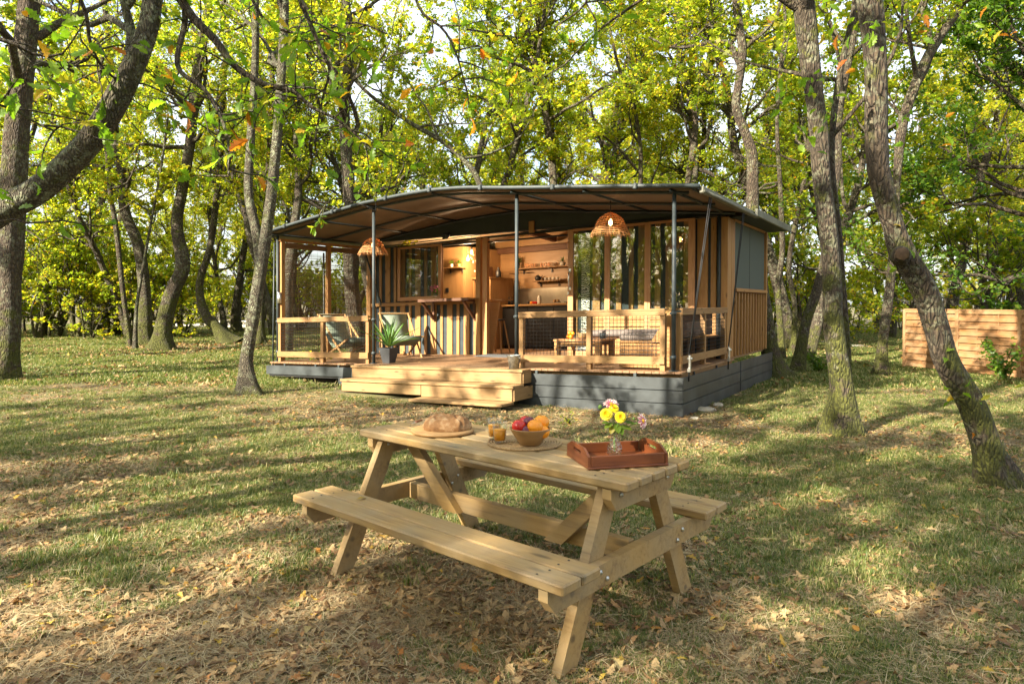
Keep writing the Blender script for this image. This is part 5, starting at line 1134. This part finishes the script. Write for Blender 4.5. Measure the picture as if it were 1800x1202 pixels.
for s in (-1, 1):
    out_ = [(-hy, .010), (hy, .010), (hy, .056), (hy * .55, .083), (-hy * .55, .083), (-hy, .056)]; hole = [(-.045, .048), (.045, .048), (.052, .055), (.045, .064), (-.045, .064), (-.052, .055)]
    V = []; F = []; x0, x1 = s * hx - .006, s * hx + .006
    for x in (x0, x1):
        for p in out_ + hole: V.append((x, p[0], p[1]))
    def ring(o_):   # bridge outline and hole, both with 6 points
        pair = [(0, 0), (1, 1), (2, 2), (3, 3), (4, 4), (5, 5)]; return [[o_ + k, o_ + (k + 1) % 6, o_ + 6 + (k + 1) % 6, o_ + 6 + k] for k in range(6)]
    F += [f[::-1] for f in ring(0)] + ring(12) + [[k, 12 + k, 12 + (k + 1) % 6, (k + 1) % 6][::-1] for k in range(6)] + [[6 + k, 6 + (k + 1) % 6, 18 + (k + 1) % 6, 18 + k][::-1] for k in range(6)]
    # hole order starts at lower left like the outline
    mb = MB(); mb._add(V, F, [(p[1] + 3 * s, p[2], p[0]) for p in V]); mb.build('end_panel', M['tray'], o)
# vase with dahlias
vx, vy = gp(1080, 801, TZ + .012)[:2]; o = thing('dahlia_vase', 'cut glass bud vase of dahlias standing in the wooden tray', 'vase', (vx, vy, TZ + .0115))
MB().lathe([(0, 0), (.026, 0), (.035, .012), (.0385, .03), (.036, .048), (.026, .066), (.0165, .085), (.0145, .105), (.019, .123), (.017, .123), (.0125, .105), (.0142, .085), (.023, .066), (.032, .048), (.034, .03), (.030, .014), (0, .010)], n=48).build('glass', M['vase'], o)
yel = plain('yellow_petal', (.82, .66, .015), .55, .1, 40); cen = plain('dahlia_centre', (.75, .38, .02), .7, .2, 60)
t = NT('pink_white_petal'); a = t.n('ShaderNodeAttribute'); a.attribute_name = 'gp'; sp = t.n('ShaderNodeSeparateXYZ'); t.l(a.outputs['Vector'], sp.inputs[0])
f = t.math('ADD', t.math('ABSOLUTE', sp.outputs[1]), t.math('MULTIPLY', sp.outputs[0], .45)); t.bsdf(t.ramp(f, [(.42, (.50, .015, .12)), (.62, (.85, .72, .62))]), .55); pw = t.m
stem = plain('flower_stem', (.10, .20, .03), .6, .1)
def flower(u, v, dy, face, R, rings, pet, label_part, mat, cen_r=.008):
    P = at(u, v, vy + dy); fo = link('flower', None, o); fo.location = P - np.array([vx, vy, TZ + .0115]); z = Vector(face).normalized(); fo.rotation_euler = z.to_track_quat('Z', 'Y').to_euler(); fo.empty_display_size = .01
    mb = MB()
    for ri, (n, L, el, wd) in enumerate(rings):
        for k in range(n):
            az = 2 * PI * (k + .5 * (ri % 2)) / n + rr.uniform(-.06, .06); e = el + rr.uniform(-.08, .08); c, s = math.cos(az), math.sin(az); V = []; G = []
            for j, (f_, w_) in enumerate(((.12, .35), (.45, .95), (.78, 1.0), (1.0, .35))):
                rd = L * f_ * math.cos(e); zz = L * f_ * math.sin(e) - (.25 * L * f_ * f_ if el < .5 else 0)
                for q in (-1, 0, 1): V.append((c * rd - s * q * wd * w_ / 2, s * rd + c * q * wd * w_ / 2, zz + abs(q) * wd * .18)); G.append((f_, q * .5 * w_, 0))
            mb._add(V, [[3 * j + m, 3 * j + m + 1, 3 * j + m + 4, 3 * j + m + 3] for j in range(3) for m in range(2)], G, True)
    pe = mb.build('petals', mat, fo); m2 = MB().lathe([(0, -.010), (.008, -.008), (.012, -.001), (.004, .002)], n=10); m2.build('calyx', stem, fo)
    MB().lathe([(cen_r, -.001), (cen_r * .95, .005), (cen_r * .6, .009), (0, .010)], n=14).build('centre', cen, fo)
    loc = Vector(fo.location); b0 = Vector((0, 0, .09)); mid = (b0 + loc) / 2 + Vector((0, 0, .012)); end = loc - z * .008
    Q, _ = smooth_path(np.array([(0.002, 0, .02), tuple(b0), tuple(mid), tuple(end)]), np.ones(4), .012); MB().tube(Q, .0022, 6).build('stem', stem, o)
DY = [(22, .030, .12, .012), (18, .027, .45, .012), (14, .021, .8, .011), (10, .014, 1.1, .008), (6, .009, 1.3, .006)]
flower(1066, 728, -.03, (-.15, -1, .35), .03, DY, 0, '', yel, .005); flower(1091, 733, -.035, (.15, -1, .30), .03, [(n, L * .92, e, w_) for n, L, e, w_ in DY], 0, '', yel, .008); flower(1079, 717, .0, (.1, -.7, .8), .028, [(n, L * .85, e, w_) for n, L, e, w_ in DY], 0, '', yel, .005)
flower(1074, 711, .025, (0, -.35, 1), .034, [(11, .040, .22, .017), (10, .032, .5, .014)], 0, '', pw, .010); flower(1129, 740, -.01, (.75, -.65, .25), .034, [(10, .038, .15, .015), (9, .030, .45, .012)], 0, '', pw, .011)
P = at(1055, 716, vy + .01); fo = MB().lathe([(0, -.01), (.008, -.006), (.0105, .003), (.006, .012), (0, .014)], tuple(P - np.array([vx, vy, TZ + .0115])), 12).build('bud', stem, o)
P = at(1114, 736, vy + .0); MB().lathe([(0, -.006), (.006, -.004), (.007, .002), (0, .009)], tuple(P - np.array([vx, vy, TZ + .0115])), 10).build('bud', stem, o)
lv = np.array([(.0, -.5, 0), (.28, -.30, .06), (.5, 0.0, .03), (.28, .0, 0), (0, 0, 0)])
for k, (u, v, L, az, dr) in enumerate(((1070, 748, .050, 3.6, -.5), (1085, 752, .055, 4.9, -.8), (1100, 752, .060, 5.9, -.25), (1108, 744, .045, .2, -.1), (1076, 755, .045, 4.2, -.9), (1098, 742, .04, 5.5, .3), (1064, 744, .035, 3.1, 0), (1091, 757, .045, 5.2, -.9))):
    P = at(u, v, vy - .015) - np.array([vx, vy, TZ + .0115]); d = np.array([math.cos(az) * math.cos(dr), math.sin(az) * .7 * math.cos(dr), math.sin(dr)]); d /= np.linalg.norm(d); s_ = np.cross(d, [0, -.4, 1]); s_ /= np.linalg.norm(s_); n_ = np.cross(s_, d); V = []
    for f_, w_ in ((-.5, 0.02), (-.3, .5), (0, .72), (.3, .45), (.52, 0.01)):
        for q in (-1, 0, 1): V.append(P + d * L * f_ + s_ * q * w_ * L * .5 + n_ * abs(q) * .008 * w_)
    link('leaf', gmesh('leaf', np.array(V), [[3 * j + m, 3 * j + m + 1, 3 * j + m + 4, 3 * j + m + 3] for j in range(4) for m in range(2)], M['leaf_d'], True), o)

# ------------------------------------------------------------------ beyond the lawn
# woven fence of horizontal slats
FA, FB = np.array(gp(1590, 645)[:2]), np.array(gp(1800, 668)[:2]); fd = (FB - FA) / np.linalg.norm(FB - FA); fyaw = math.atan2(fd[1], fd[0])
top = at(1590, 544, FA[1])[2]; FO = thing('slat_fence', 'warm brown wooden fence of overlapping horizontal slats at the wood edge', 'fence', (FA[0], FA[1], 0), fyaw)
PW = 1.35; ns = 17; sh = (top - .04) / ns
slm = [MB().box((PW / 2, 0, 0), (PW - .05, .012, sh * 1.04), ch=.003).mesh('slat', M['fence']) for _ in range(4)]; fp = MB().box((0, 0, top / 2 + .0), (.07, .07, top + .02), ch=.006).mesh('post', M['fence']); lt = MB().box((0, 0, top / 2), (.025, .014, top), ch=.003).mesh('lath', M['fence'])
for p in range(6):
    link('post', fp, FO, (p * PW, 0, 0))
    for q in (.33, .67): link('lath', lt, FO, (p * PW + q * PW, 0, 0))
    for i in range(ns):
        s = link('slat', slm[(i + p) % 4], FO, (p * PW, (.014 if i % 2 else -.014), .04 + sh * (i + .5))); s.rotation_euler = (.10 if i % 2 else -.06, 0, 0)
    link('cap', MB().box((PW / 2, 0, top + .01), (PW, .05, .025)).mesh('cap', M['fence']), FO, (p * PW, 0, 0))
def fern(label, u, v, h, seed, name='holly_shrub', n=170, mat='leaf_d', L=.07, sp=.35):
    P = gp(u, v); o = thing(name, label, 'shrub', (P[0], P[1], float(gz(P[0], P[1])))); r_ = np.random.RandomState(seed); mb = MB(); C = []; Dr = []
    for k in range(9):
        az = r_.uniform(0, 6.28); tip = np.array([math.cos(az) * sp * r_.uniform(.4, 1), math.sin(az) * sp * r_.uniform(.4, 1), h * r_.uniform(.5, 1)]); mb.tube([(0, 0, -.02), tuple(tip * [.35, .35, .6]), tuple(tip)], [.009, .006, .003], 5, False)
        for j in range(n // 9): f_ = r_.uniform(.25, 1.05); C.append(tip * [f_ ** 1.5, f_ ** 1.5, f_] + r_.normal(0, .04, 3)); Dr.append(unit(tip * [1, 1, .4] + r_.normal(0, .3, 3)))
    mb.build('stems', M['bark_far'], o); link('foliage', leafmesh('foliage', np.array(C), np.array(Dr), L, M[mat], r_), o); return o
fern('dark prickly shrub growing at the foot of the slat fence', 1764, 672, .80, 1, n=420, L=.09, sp=.5); fern('low dark shrub between the leaning oak and the mossy oak', 1440, 655, .55, 2, n=300, L=.08, sp=.55)
fern('young bright green hazel shoot leaning against the left deck cladding', 566, 664, .62, 3, 'hazel_shoot', 120, 'leaf', .10, .42); fern('small green plant at the foot of the fence post', 1702, 655, .25, 4, 'weed', 60, 'leaf', .06, .15)
fern('low green weeds in front of the steps corner', 1000, 745, .12, 5, 'weed', 40, 'leaf', .04, .12)
# stones under the lodge edge
rsk = np.random.RandomState(6)
for i, (u, v, s, la) in enumerate(((588, 664, .11, 'pale flat stone beside the left end of the steps'), (600, 670, .07, 'small stone just in front of the flat one by the steps'), (545, 661, .06, 'low grey stone under the left cladding board'), (1240, 722, .11, 'pale stone lying at the right corner under the cladding'), (1262, 714, .08, 'second stone tucked under the right side cladding'), (860, 716, .08, 'chalky block propping the lowest step'), (1222, 736, .05, 'pebble in front of the lodge corner'))):
    P = gp(u, v); o = thing('stone', la, 'stone', (P[0], P[1], float(gz(P[0], P[1]))), i, 'stones under the lodge'); n = 10; V = []
    mb = MB(); th_ = np.linspace(0, 2 * PI, 12, endpoint=False); prof = [(0.01, -.03), (.9, -.02), (1.0, .25), (.75, .5), (.02, .58)]
    for q, z in prof:
        for a_ in th_: V.append((math.cos(a_) * s * q * rsk.uniform(.85, 1.15) * 1.3, math.sin(a_) * s * q * rsk.uniform(.85, 1.15), z * s * rsk.uniform(.9, 1.1)))
    mb._add(V, [[i_ * 12 + k, i_ * 12 + (k + 1) % 12, i_ * 12 + 12 + (k + 1) % 12, i_ * 12 + 12 + k] for i_ in range(4) for k in range(12)]); mb.build('rock', M['rock'], o)
P = gp(418, 691); o = thing('wooden_stake', 'thin orange wooden stake leaning against the pale forked oak', 'stake', (P[0], P[1], 0)); MB().beam((0, 0, -.05), (.03, 0, .42), .018, .018).build('stick', M['fence'], o)
# pale road strip beyond the left lawn, gravel patch on the right
def strip(name, pts, z, mat):
    mb = MB(); mb._add([(x, y, z) for x, y in pts], [list(range(len(pts)))]); return tag(mb.build(name, M[mat]), kind='structure')
strip('gravel_road', [(-22, 39.5), (-3, 36.5), (2, 37), (2, 41), (-3, 41), (-22, 44.5)], .06, 'gravel'); strip('gravel_path', [(7.5, 20.2), (12, 23), (12, 26), (7.5, 23.2)], .05, 'gravel')
# low white wall and a parked van beyond the reed screen
o = thing('low_kerb_wall', 'long low pale kerb wall along the distant road', 'wall', (-16, 38.6, 0), -.12)
for i in range(9): MB().box((i * 1.5, 0, .2), (1.46, .25, .42), ch=.02).build('block', M['gravel'], o)
o = thing('white_caravan', 'white caravan glimpsed through the reed screen', 'caravan', (-9.3, 41, 0), -.15)
MB().prism([(-2.6, .45), (2.6, .45), (2.8, 1.2), (2.5, 2.5), (-2.4, 2.6), (-2.8, 1.4)], -1.1, 1.1, axis=1).build('body', M['van_white'], o)
for x in (-1.6, 0, 1.6): MB().box((x, -1.12, 1.75), (.9, .04, .5), ch=.01).build('window', M['black'], o)
MB().tube([(.0, -1.0, .33), (0, -.8, .33)], .33, 18).build('wheel', M['tyre'], o); MB().tube([(2.7, 0, .5), (3.6, 0, .5)], .05, 8).build('drawbar', M['steel'], o)

# a few leaves that have dropped on the steps, deck and bench
LEAF_SPOTS = [('tan leaf lying on the top step near the bucket', (3.3, -.40, .004), 0), ('curled brown leaf on the middle tread', (4.6, -.70, None), 1), ('small orange leaf on the middle tread end', (2.75, -.66, None), 0), ('brown leaf on the deck before the open doorway', (4.1, 1.3, .004), 2), ('pale leaf on the deck beside the agave pot', (5.7, .5, .004), 0)]
DROP = []
# ------------------------------------------------------------------ near oak branches with lobed leaves (they belong to the foreground oak)
def lobed(L=1.0, seed=0, curl=.12):
    """outline of an oak leaf with its midrib, as a strip of quads"""
    r_ = random.Random(seed); st = [(0, .02), (.10, .05), (.20, .17), (.27, .12), (.38, .27), (.46, .16), (.58, .34), (.67, .20), (.78, .27), (.86, .15), (.95, .12), (1.0, .02)]
    V = []
    for i, (x, w_) in enumerate(st):
        w_ = w_ * r_.uniform(.85, 1.1) * .78; z = -curl * (x - .4) ** 2 * 1.6
        V += [(x - .02, -w_, z + curl * w_ * r_.uniform(.4, 1.4)), (x, 0, z), (x - .02, w_, z + curl * w_ * r_.uniform(.4, 1.4))]
    F = [[3 * i + m, 3 * i + 3 + m, 3 * i + 4 + m, 3 * i + 1 + m] for i in range(len(st) - 1) for m in range(2)]
    return np.array(V) * [L, L, L], F
NEAR = [gmesh('leaf', *lobed(1, s, c), M['leaf_near']) for s, c in ((1, .25), (2, -.2), (3, .5))]
rn = np.random.RandomState(21); TB = TreeB(77); leafspots = []
def nbranch(pts, y0, y1, r0, twigs, dens, fall=.35):
    n = len(pts); P = np.array([at(u, v, y0 + (y1 - y0) * i / (n - 1)) for i, (u, v) in enumerate(pts)]) - LBorg; Q, QR = smooth_path(P, np.linspace(r0, .006, n), .06); TB.limb(Q, QR, 8, .05)
    for k in range(twigs):
        i = rn.randint(int(len(Q) * .15), len(Q)); d = unit(rn.normal(0, 1, 3) * [1, .8, .7] + [0, 0, -.15]); L = rn.uniform(.25, .6); m = 5; T_ = [Q[i]]
        for j in range(m): d = unit(d + rn.normal(0, .25, 3)); T_.append(T_[-1] + d * L / m)
        TB.limb(np.array(T_), np.linspace(.007, .0025, m + 1), 4)
        for j in range(dens):
            f = rn.uniform(.35, 1.05) * m; i2 = min(int(f), m - 1); p = T_[i2] + (T_[i2 + 1] - T_[i2]) * (f - i2); leafspots.append((p, unit(d + rn.normal(0, .8, 3) + [0, 0, -fall])))
nbranch([(300, -30), (339, 31), (378, 70), (413, 117), (463, 148), (514, 159), (545, 187), (600, 215), (650, 262)], 4.6, 4.9, .034, 26, 5)
nbranch([(323, -10), (325, 39), (312, 117), (358, 156), (386, 202), (401, 249), (402, 310)], 4.7, 4.4, .022, 14, 5)
nbranch([(510, -40), (549, 51), (568, 97), (580, 124), (568, 170), (553, 250)], 5.0, 5.2, .02, 14, 5)
nbranch([(720, -40), (740, 20), (778, 51), (800, 90), (815, 140)], 4.8, 4.9, .012, 9, 6)
nbranch([(1040, -30), (1030, 5), (1010, 25), (975, 48)], 5.2, 5.3, .010, 5, 4)
nbranch([(120, -40), (150, 20), (160, 80), (190, 130), (240, 150)], 4.2, 4.6, .014, 12, 5)
nbranch([(-30, 60), (30, 80), (70, 100), (110, 95)], 3.8, 4.0, .012, 9, 5); nbranch([(-30, 180), (20, 190), (60, 215), (95, 230)], 4.0, 4.1, .009, 6, 4)
nbranch([(430, -30), (470, 40), (540, 60), (620, 40), (680, 60)], 5.5, 5.7, .014, 14, 5); nbranch([(-20, 395), (20, 385), (45, 392)], 4.4, 4.4, .006, 3, 4)
nbranch([(560, 380), (585, 350), (640, 362), (660, 372)], 8.2, 8.2, .008, 4, 6)
TB.wood('branch', M['bark'], LB)['kind'] = 'stuff'
def leaf_basis(d):
    N = unit(rn.normal(0, .55, 3) + [0, 0, .9]); N = unit(N - d * (N @ d)); B = np.cross(N, d); return Matrix(((d[0], B[0], N[0]), (d[1], B[1], N[1]), (d[2], B[2], N[2])))
rn.shuffle(leafspots) if False else None
order = rn.permutation(len(leafspots)); near = order[:298]; rest = order[298:]
for k in near:
    p, d = leafspots[k]; o = link('leaf', NEAR[rn.randint(3)], LB); s = rn.uniform(.085, .14); o.matrix_local = Matrix.Translation(p) @ (leaf_basis(d).to_4x4() @ Matrix.Scale(s, 4))
if len(rest):
    V = []; F = []; V0, F0 = lobed(1, 5, .25)
    for k in rest:
        p, d = leafspots[k]; Mx = np.array(leaf_basis(d)); s = rn.uniform(.085, .14); n = len(V) * len(V0); V.append(V0 @ Mx.T * s + p); F += [[i + n for i in f] for f in F0]
    tag(link('foliage', gmesh('foliage', np.concatenate(V), F, M['leaf_near']), LB), kind='stuff')
# small sprays on the two big right-hand oaks
def spray(parent, org, pts, depth, n, seed, col='leaf_near'):
    r_ = np.random.RandomState(seed); V = []; F = []; V0, F0 = lobed(1, 6, .3); k = 0
    for u, v in pts:
        c = at(u, v, depth) - org
        for j in range(n):
            d = unit(r_.normal(0, 1, 3) + [0, 0, -.2]); N = unit(r_.normal(0, .6, 3) + [0, -.3, .8]); N = unit(N - d * (N @ d)); B = np.cross(N, d); Mx = np.stack([d, B, N], 1); s = r_.uniform(.07, .12); V.append(V0 @ Mx.T * s + c + r_.normal(0, .10, 3)); F += [[i + k * len(V0) for i in f] for f in F0]; k += 1
    tag(link('foliage', gmesh('foliage', np.concatenate(V), F, M[col]), parent), kind='stuff')
ymid = R2org[1]
spray(R2, R2org, [(1395, 150), (1410, 200), (1440, 235), (1375, 190), (1500, 60), (1520, 75), (1460, 130)], ymid - .3, 9, 1); spray(R2, R2org, [(1560, 215), (1600, 205), (1640, 240), (1620, 40), (1700, 25), (1760, 15), (1780, 60)], ymid + .5, 8, 2)
spray(R2, R2org, [(1580, 440), (1665, 655), (1715, 708), (1700, 725)], ymid - .1, 5, 3)

# ------------------------------------------------------------------ ground cover by instancing
def gn_scatter(name, label, pos, rot, scl, idx, meshes):
    src = bpy.data.collections.new(name + '_kinds')
    for i, m in enumerate(meshes):
        q = bpy.data.objects.new('%s_kind_%02d' % (name, i), m); src.objects.link(q)
    me = bpy.data.meshes.new(name); me.vertices.add(len(pos)); me.vertices.foreach_set('co', np.asarray(pos, np.float32).ravel())
    for nm, ty, key, arr in (('rot', 'FLOAT_VECTOR', 'vector', rot), ('scl', 'FLOAT', 'value', scl), ('idx', 'INT', 'value', idx)):
        a = me.attributes.new(nm, ty, 'POINT'); a.data.foreach_set(key, np.asarray(arr, np.int32 if ty == 'INT' else np.float32).ravel())
    o = link(name, me); g = bpy.data.node_groups.new(name, 'GeometryNodeTree'); g.interface.new_socket('Geometry', in_out='INPUT', socket_type='NodeSocketGeometry'); g.interface.new_socket('Geometry', in_out='OUTPUT', socket_type='NodeSocketGeometry')
    N = g.nodes; gi = N.new('NodeGroupInput'); go = N.new('NodeGroupOutput'); ip = N.new('GeometryNodeInstanceOnPoints'); ci = N.new('GeometryNodeCollectionInfo'); ci.inputs[0].default_value = src; ci.inputs[1].default_value = True; ci.inputs[2].default_value = True
    def na(nm, ty): x = N.new('GeometryNodeInputNamedAttribute'); x.data_type = ty; x.inputs[0].default_value = nm; return x.outputs[0]
    er = N.new('FunctionNodeEulerToRotation'); L = g.links; L.new(na('rot', 'FLOAT_VECTOR'), er.inputs[0]); L.new(er.outputs[0], ip.inputs['Rotation']); L.new(na('scl', 'FLOAT'), ip.inputs['Scale']); L.new(na('idx', 'INT'), ip.inputs['Instance Index']); ip.inputs['Pick Instance'].default_value = True
    L.new(gi.outputs[0], ip.inputs['Points']); L.new(ci.outputs[0], ip.inputs['Instance']); L.new(ip.outputs[0], go.inputs[0]); m = o.modifiers.new('scatter', 'NODES'); m.node_group = g
    return tag(o, label, None, None, 'stuff')
rg = np.random.RandomState(33)
def wedge(n, ymin, ymax, pw=1.0, side=.80):
    """points over the lawn in view, denser near the camera"""
    y = ymin * (ymax / ymin) ** (rg.uniform(0, 1, n) ** pw); x = rg.uniform(-side, side, n) * y + rg.uniform(-.3, .3, n); return x, y
def lodge_mask(x, y, mg=.0):
    a = -((x - CX) * cc + (y - CYY) * cs) / KS; b = (-(x - CX) * cs + (y - CYY) * cc) / KS
    return ~((a > -.2 - mg) & (a < 9.6 + mg) & (b > -.25 - mg) & (b < 6.6)) & ~((a > 2.3) & (a < 6.8) & (b > -1.1) & (b < 0))
def grassy(x, y):
    """share of living grass: patches; more at the far left and in the right middle, least near the camera's left"""
    g = .55 * vnoise(x + 300, y + 300, 7, 1.6) + .45 * vnoise(x + 300, y + 300, 8, .45) + .10 * np.clip((y - 4) / 6, 0, 1) - .20 * np.clip((4.2 - y) / 2, 0, 1) * (x < 1.0)
    a = -((x - CX) * cc + (y - CYY) * cs) / KS; b = (-(x - CX) * cs + (y - CYY) * cc) / KS
    return g - .25 * np.exp(-((b + 1.5) / 1.4) ** 2) * ((a > -1.5) & (a < 7)) - .2 * np.exp(-(((x + 10.4) / 3) ** 2 + ((y - 21) / 2.2) ** 2)) - .35 * np.exp(-(((x - 2.15) / .45) ** 2 + ((y - 3.3) / .28) ** 2))
def tuft(seed, n, h, spread, flat, mat, wd=.0035):
    r_ = np.random.RandomState(seed); V = []; F = []
    for k in range(n):
        p = np.array([*r_.normal(0, spread, 2), 0.]); az = r_.uniform(0, 6.28); L = h * r_.uniform(.5, 1.2); ln = flat * r_.uniform(.4, 1.3); d = np.array([math.cos(az), math.sin(az), 0]); s_ = np.array([-d[1], d[0], 0]) * wd * r_.uniform(.7, 1.3); b = len(V)
        for j, f in enumerate((0, .4, .75, 1)):
            c = p + d * L * ln * f ** 1.6 + np.array([0, 0, L * f * max(.05, 1 - .5 * ln * f) * (1 if flat < 1.5 else .22) + .003]); w_ = (1, .9, .6, .05)[j]; V += [c - s_ * w_, c + s_ * w_]
        F += [[b, b + 1, b + 3, b + 2], [b + 2, b + 3, b + 5, b + 4], [b + 4, b + 5, b + 7, b + 6]]
    return gmesh('tuft', np.array(V), F, M[mat])
GT = [tuft(i, 26, (.028, .04, .048, .035, .07)[i], (.03, .035, .025, .045, .02)[i], (.7, .9, .6, 1.1, .5)[i], 'grass', .0028) for i in range(5)]
x, y = wedge(80000, 2.3, 13, 1.0); gk = grassy(x, y); pr = np.clip((gk - .36) / .22, .10, 1); ok = (rg.uniform(0, 1, len(x)) < pr) & lodge_mask(x, y); x, y = x[ok], y[ok]
k = len(x); rot = np.stack([rg.normal(0, .08, k), rg.normal(0, .08, k), rg.uniform(0, 6.28, k)], 1)
gn_scatter('grass', 'short patchy grass over the lawn near the table', np.stack([x, y, gz(x, y)], 1), rot, rg.uniform(.5, 1.15, k) * (1 - .3 * (y < 3.5)), rg.choice(5, k, p=(.3, .25, .2, .2, .05)), GT)
GF = [tuft(10 + i, 30, .07, .09, .8, 'grass', .007) for i in range(3)]
x, y = wedge(60000, 12, 42, .8, .85); gk = grassy(x, y); ok = (rg.uniform(0, 1, len(x)) < np.clip((gk - .30) / .2, .1, 1)) & lodge_mask(x, y); x, y = x[ok], y[ok]; k = len(x)
gn_scatter('far_grass', 'grass of the lawn beyond the lodge and under the trees', np.stack([x, y, gz(x, y)], 1), np.stack([np.zeros(k), np.zeros(k), rg.uniform(0, 6.28, k)], 1), rg.uniform(.7, 1.4, k), rg.randint(0, 3, k), GF)
ST_ = [tuft(20 + i, 18, .065, .05, 1.9, 'straw', .0012) for i in range(4)]
x, y = wedge(27000, 2.3, 12); ok = lodge_mask(x, y) & (rg.uniform(0, 1, len(x)) < np.clip(1.25 - grassy(x, y) * 1.1, .25, 1)); x, y = x[ok], y[ok]; k = len(x)
gn_scatter('dry_grass', 'flattened dry grass stalks between the green tufts', np.stack([x, y, gz(x, y) + rg.uniform(0, .012, k)], 1), np.stack([rg.normal(0, .12, k), rg.normal(0, .12, k), rg.uniform(0, 6.28, k)], 1), rg.uniform(.5, 1.3, k), rg.randint(0, 4, k), ST_)
LM = []
for i, c in enumerate((.22, -.25, .5, .1, -.4)):
    V, F = lobed(1, 40 + i, c); V[:, 2] -= V[:, 2].min() * .5; me = gmesh('fallen', V - [.5, 0, 0], F, M['litter']); LM.append(me)
x, y = wedge(60000, 2.3, 14, .85); ok = lodge_mask(x, y) & (rg.uniform(0, 1, len(x)) < np.clip(1.45 - grassy(x, y) * 1.7, .12, 1)); x, y = x[ok], y[ok]; k = len(x)
# small flakes of broken leaf
gn_scatter('leaf_litter', 'brown leaf litter and broken leaves on the ground', np.stack([x, y, gz(x, y) + rg.uniform(.002, .016, k)], 1), np.stack([rg.normal(0, .3, k), rg.normal(0, .3, k), rg.uniform(0, 6.28, k)], 1), .018 + .034 * rg.uniform(0, 1, k) ** 1.5, rg.randint(0, 5, k), LM)
x, y = wedge(34000, 2.3, 13, .85); dens = np.clip(1.55 - grassy(x, y) * 1.8, .08, 1); ok = lodge_mask(x, y) & (rg.uniform(0, 1, len(x)) < dens); x, y = x[ok], y[ok]; k = len(x)
gn_scatter('fallen_leaves', 'fallen tan and orange oak leaves scattered over the lawn', np.stack([x, y, gz(x, y) + rg.uniform(.008, .026, k)], 1), np.stack([rg.normal(0, .2, k), rg.normal(0, .2, k), rg.uniform(0, 6.28, k)], 1), .03 + .06 * rg.uniform(0, 1, k) ** 1.6, rg.randint(0, 5, k), LM)
x, y = wedge(34000, 12, 40, .7, .85); ok = lodge_mask(x, y) & (rg.uniform(0, 1, len(x)) < np.clip(1.3 - grassy(x, y) * 1.6, .15, 1)); x, y = x[ok], y[ok]; k = len(x)
gn_scatter('far_fallen_leaves', 'fallen leaves under the trees around the lodge', np.stack([x, y, gz(x, y) + rg.uniform(.01, .05, k)], 1), np.stack([rg.normal(0, .4, k), rg.normal(0, .4, k), rg.uniform(0, 6.28, k)], 1), rg.uniform(.08, .17, k), rg.randint(0, 5, k), LM)
# small sticks and twigs
mb = MB(); rr = random.Random(9)
for i in range(140):
    y_ = rr.uniform(2.4, 11); x_ = rr.uniform(-.78, .78) * y_; az = rr.uniform(0, 6.28); L = rr.uniform(.04, .16)
    if not bool(lodge_mask(np.array([x_]), np.array([y_]))[0]): continue
    z_ = float(gz(x_, y_)) + .012; mb.tube([(x_, y_, z_), (x_ + math.cos(az) * L * .5, y_ + math.sin(az) * L * .5, z_ + rr.uniform(0, .015)), (x_ + math.cos(az + .2) * L, y_ + math.sin(az + .2) * L, z_ + .004)], [.003, .0026, .0018], 5)
tag(mb.build('twig_litter', M['bark_far']), 'small dead twigs lying in the grass', None, None, 'stuff')

for i, (la, (a, b, z), k) in enumerate(LEAF_SPOTS):
    z = zt2 + .004 if z is None else z; o = tag(link('fallen_leaf', LM[i % 5], None, tuple(cabw(a, b, z)), (0, .1, i * 1.7), .085), la, 'leaf', 'leaves dropped on deck and steps')
for i, (x, y, z, la) in enumerate(((-.55, -.52, .461, 'tan leaf lying on the near bench board'), (.35, .60, .461, 'curled leaf on the far bench board'))):
    px_, py_ = tw(x, y); tag(link('fallen_leaf', LM[i], None, (px_, py_, z + .004), (0, .05, i * 2 + 1), .06), la, 'leaf', 'leaves dropped on deck and steps')
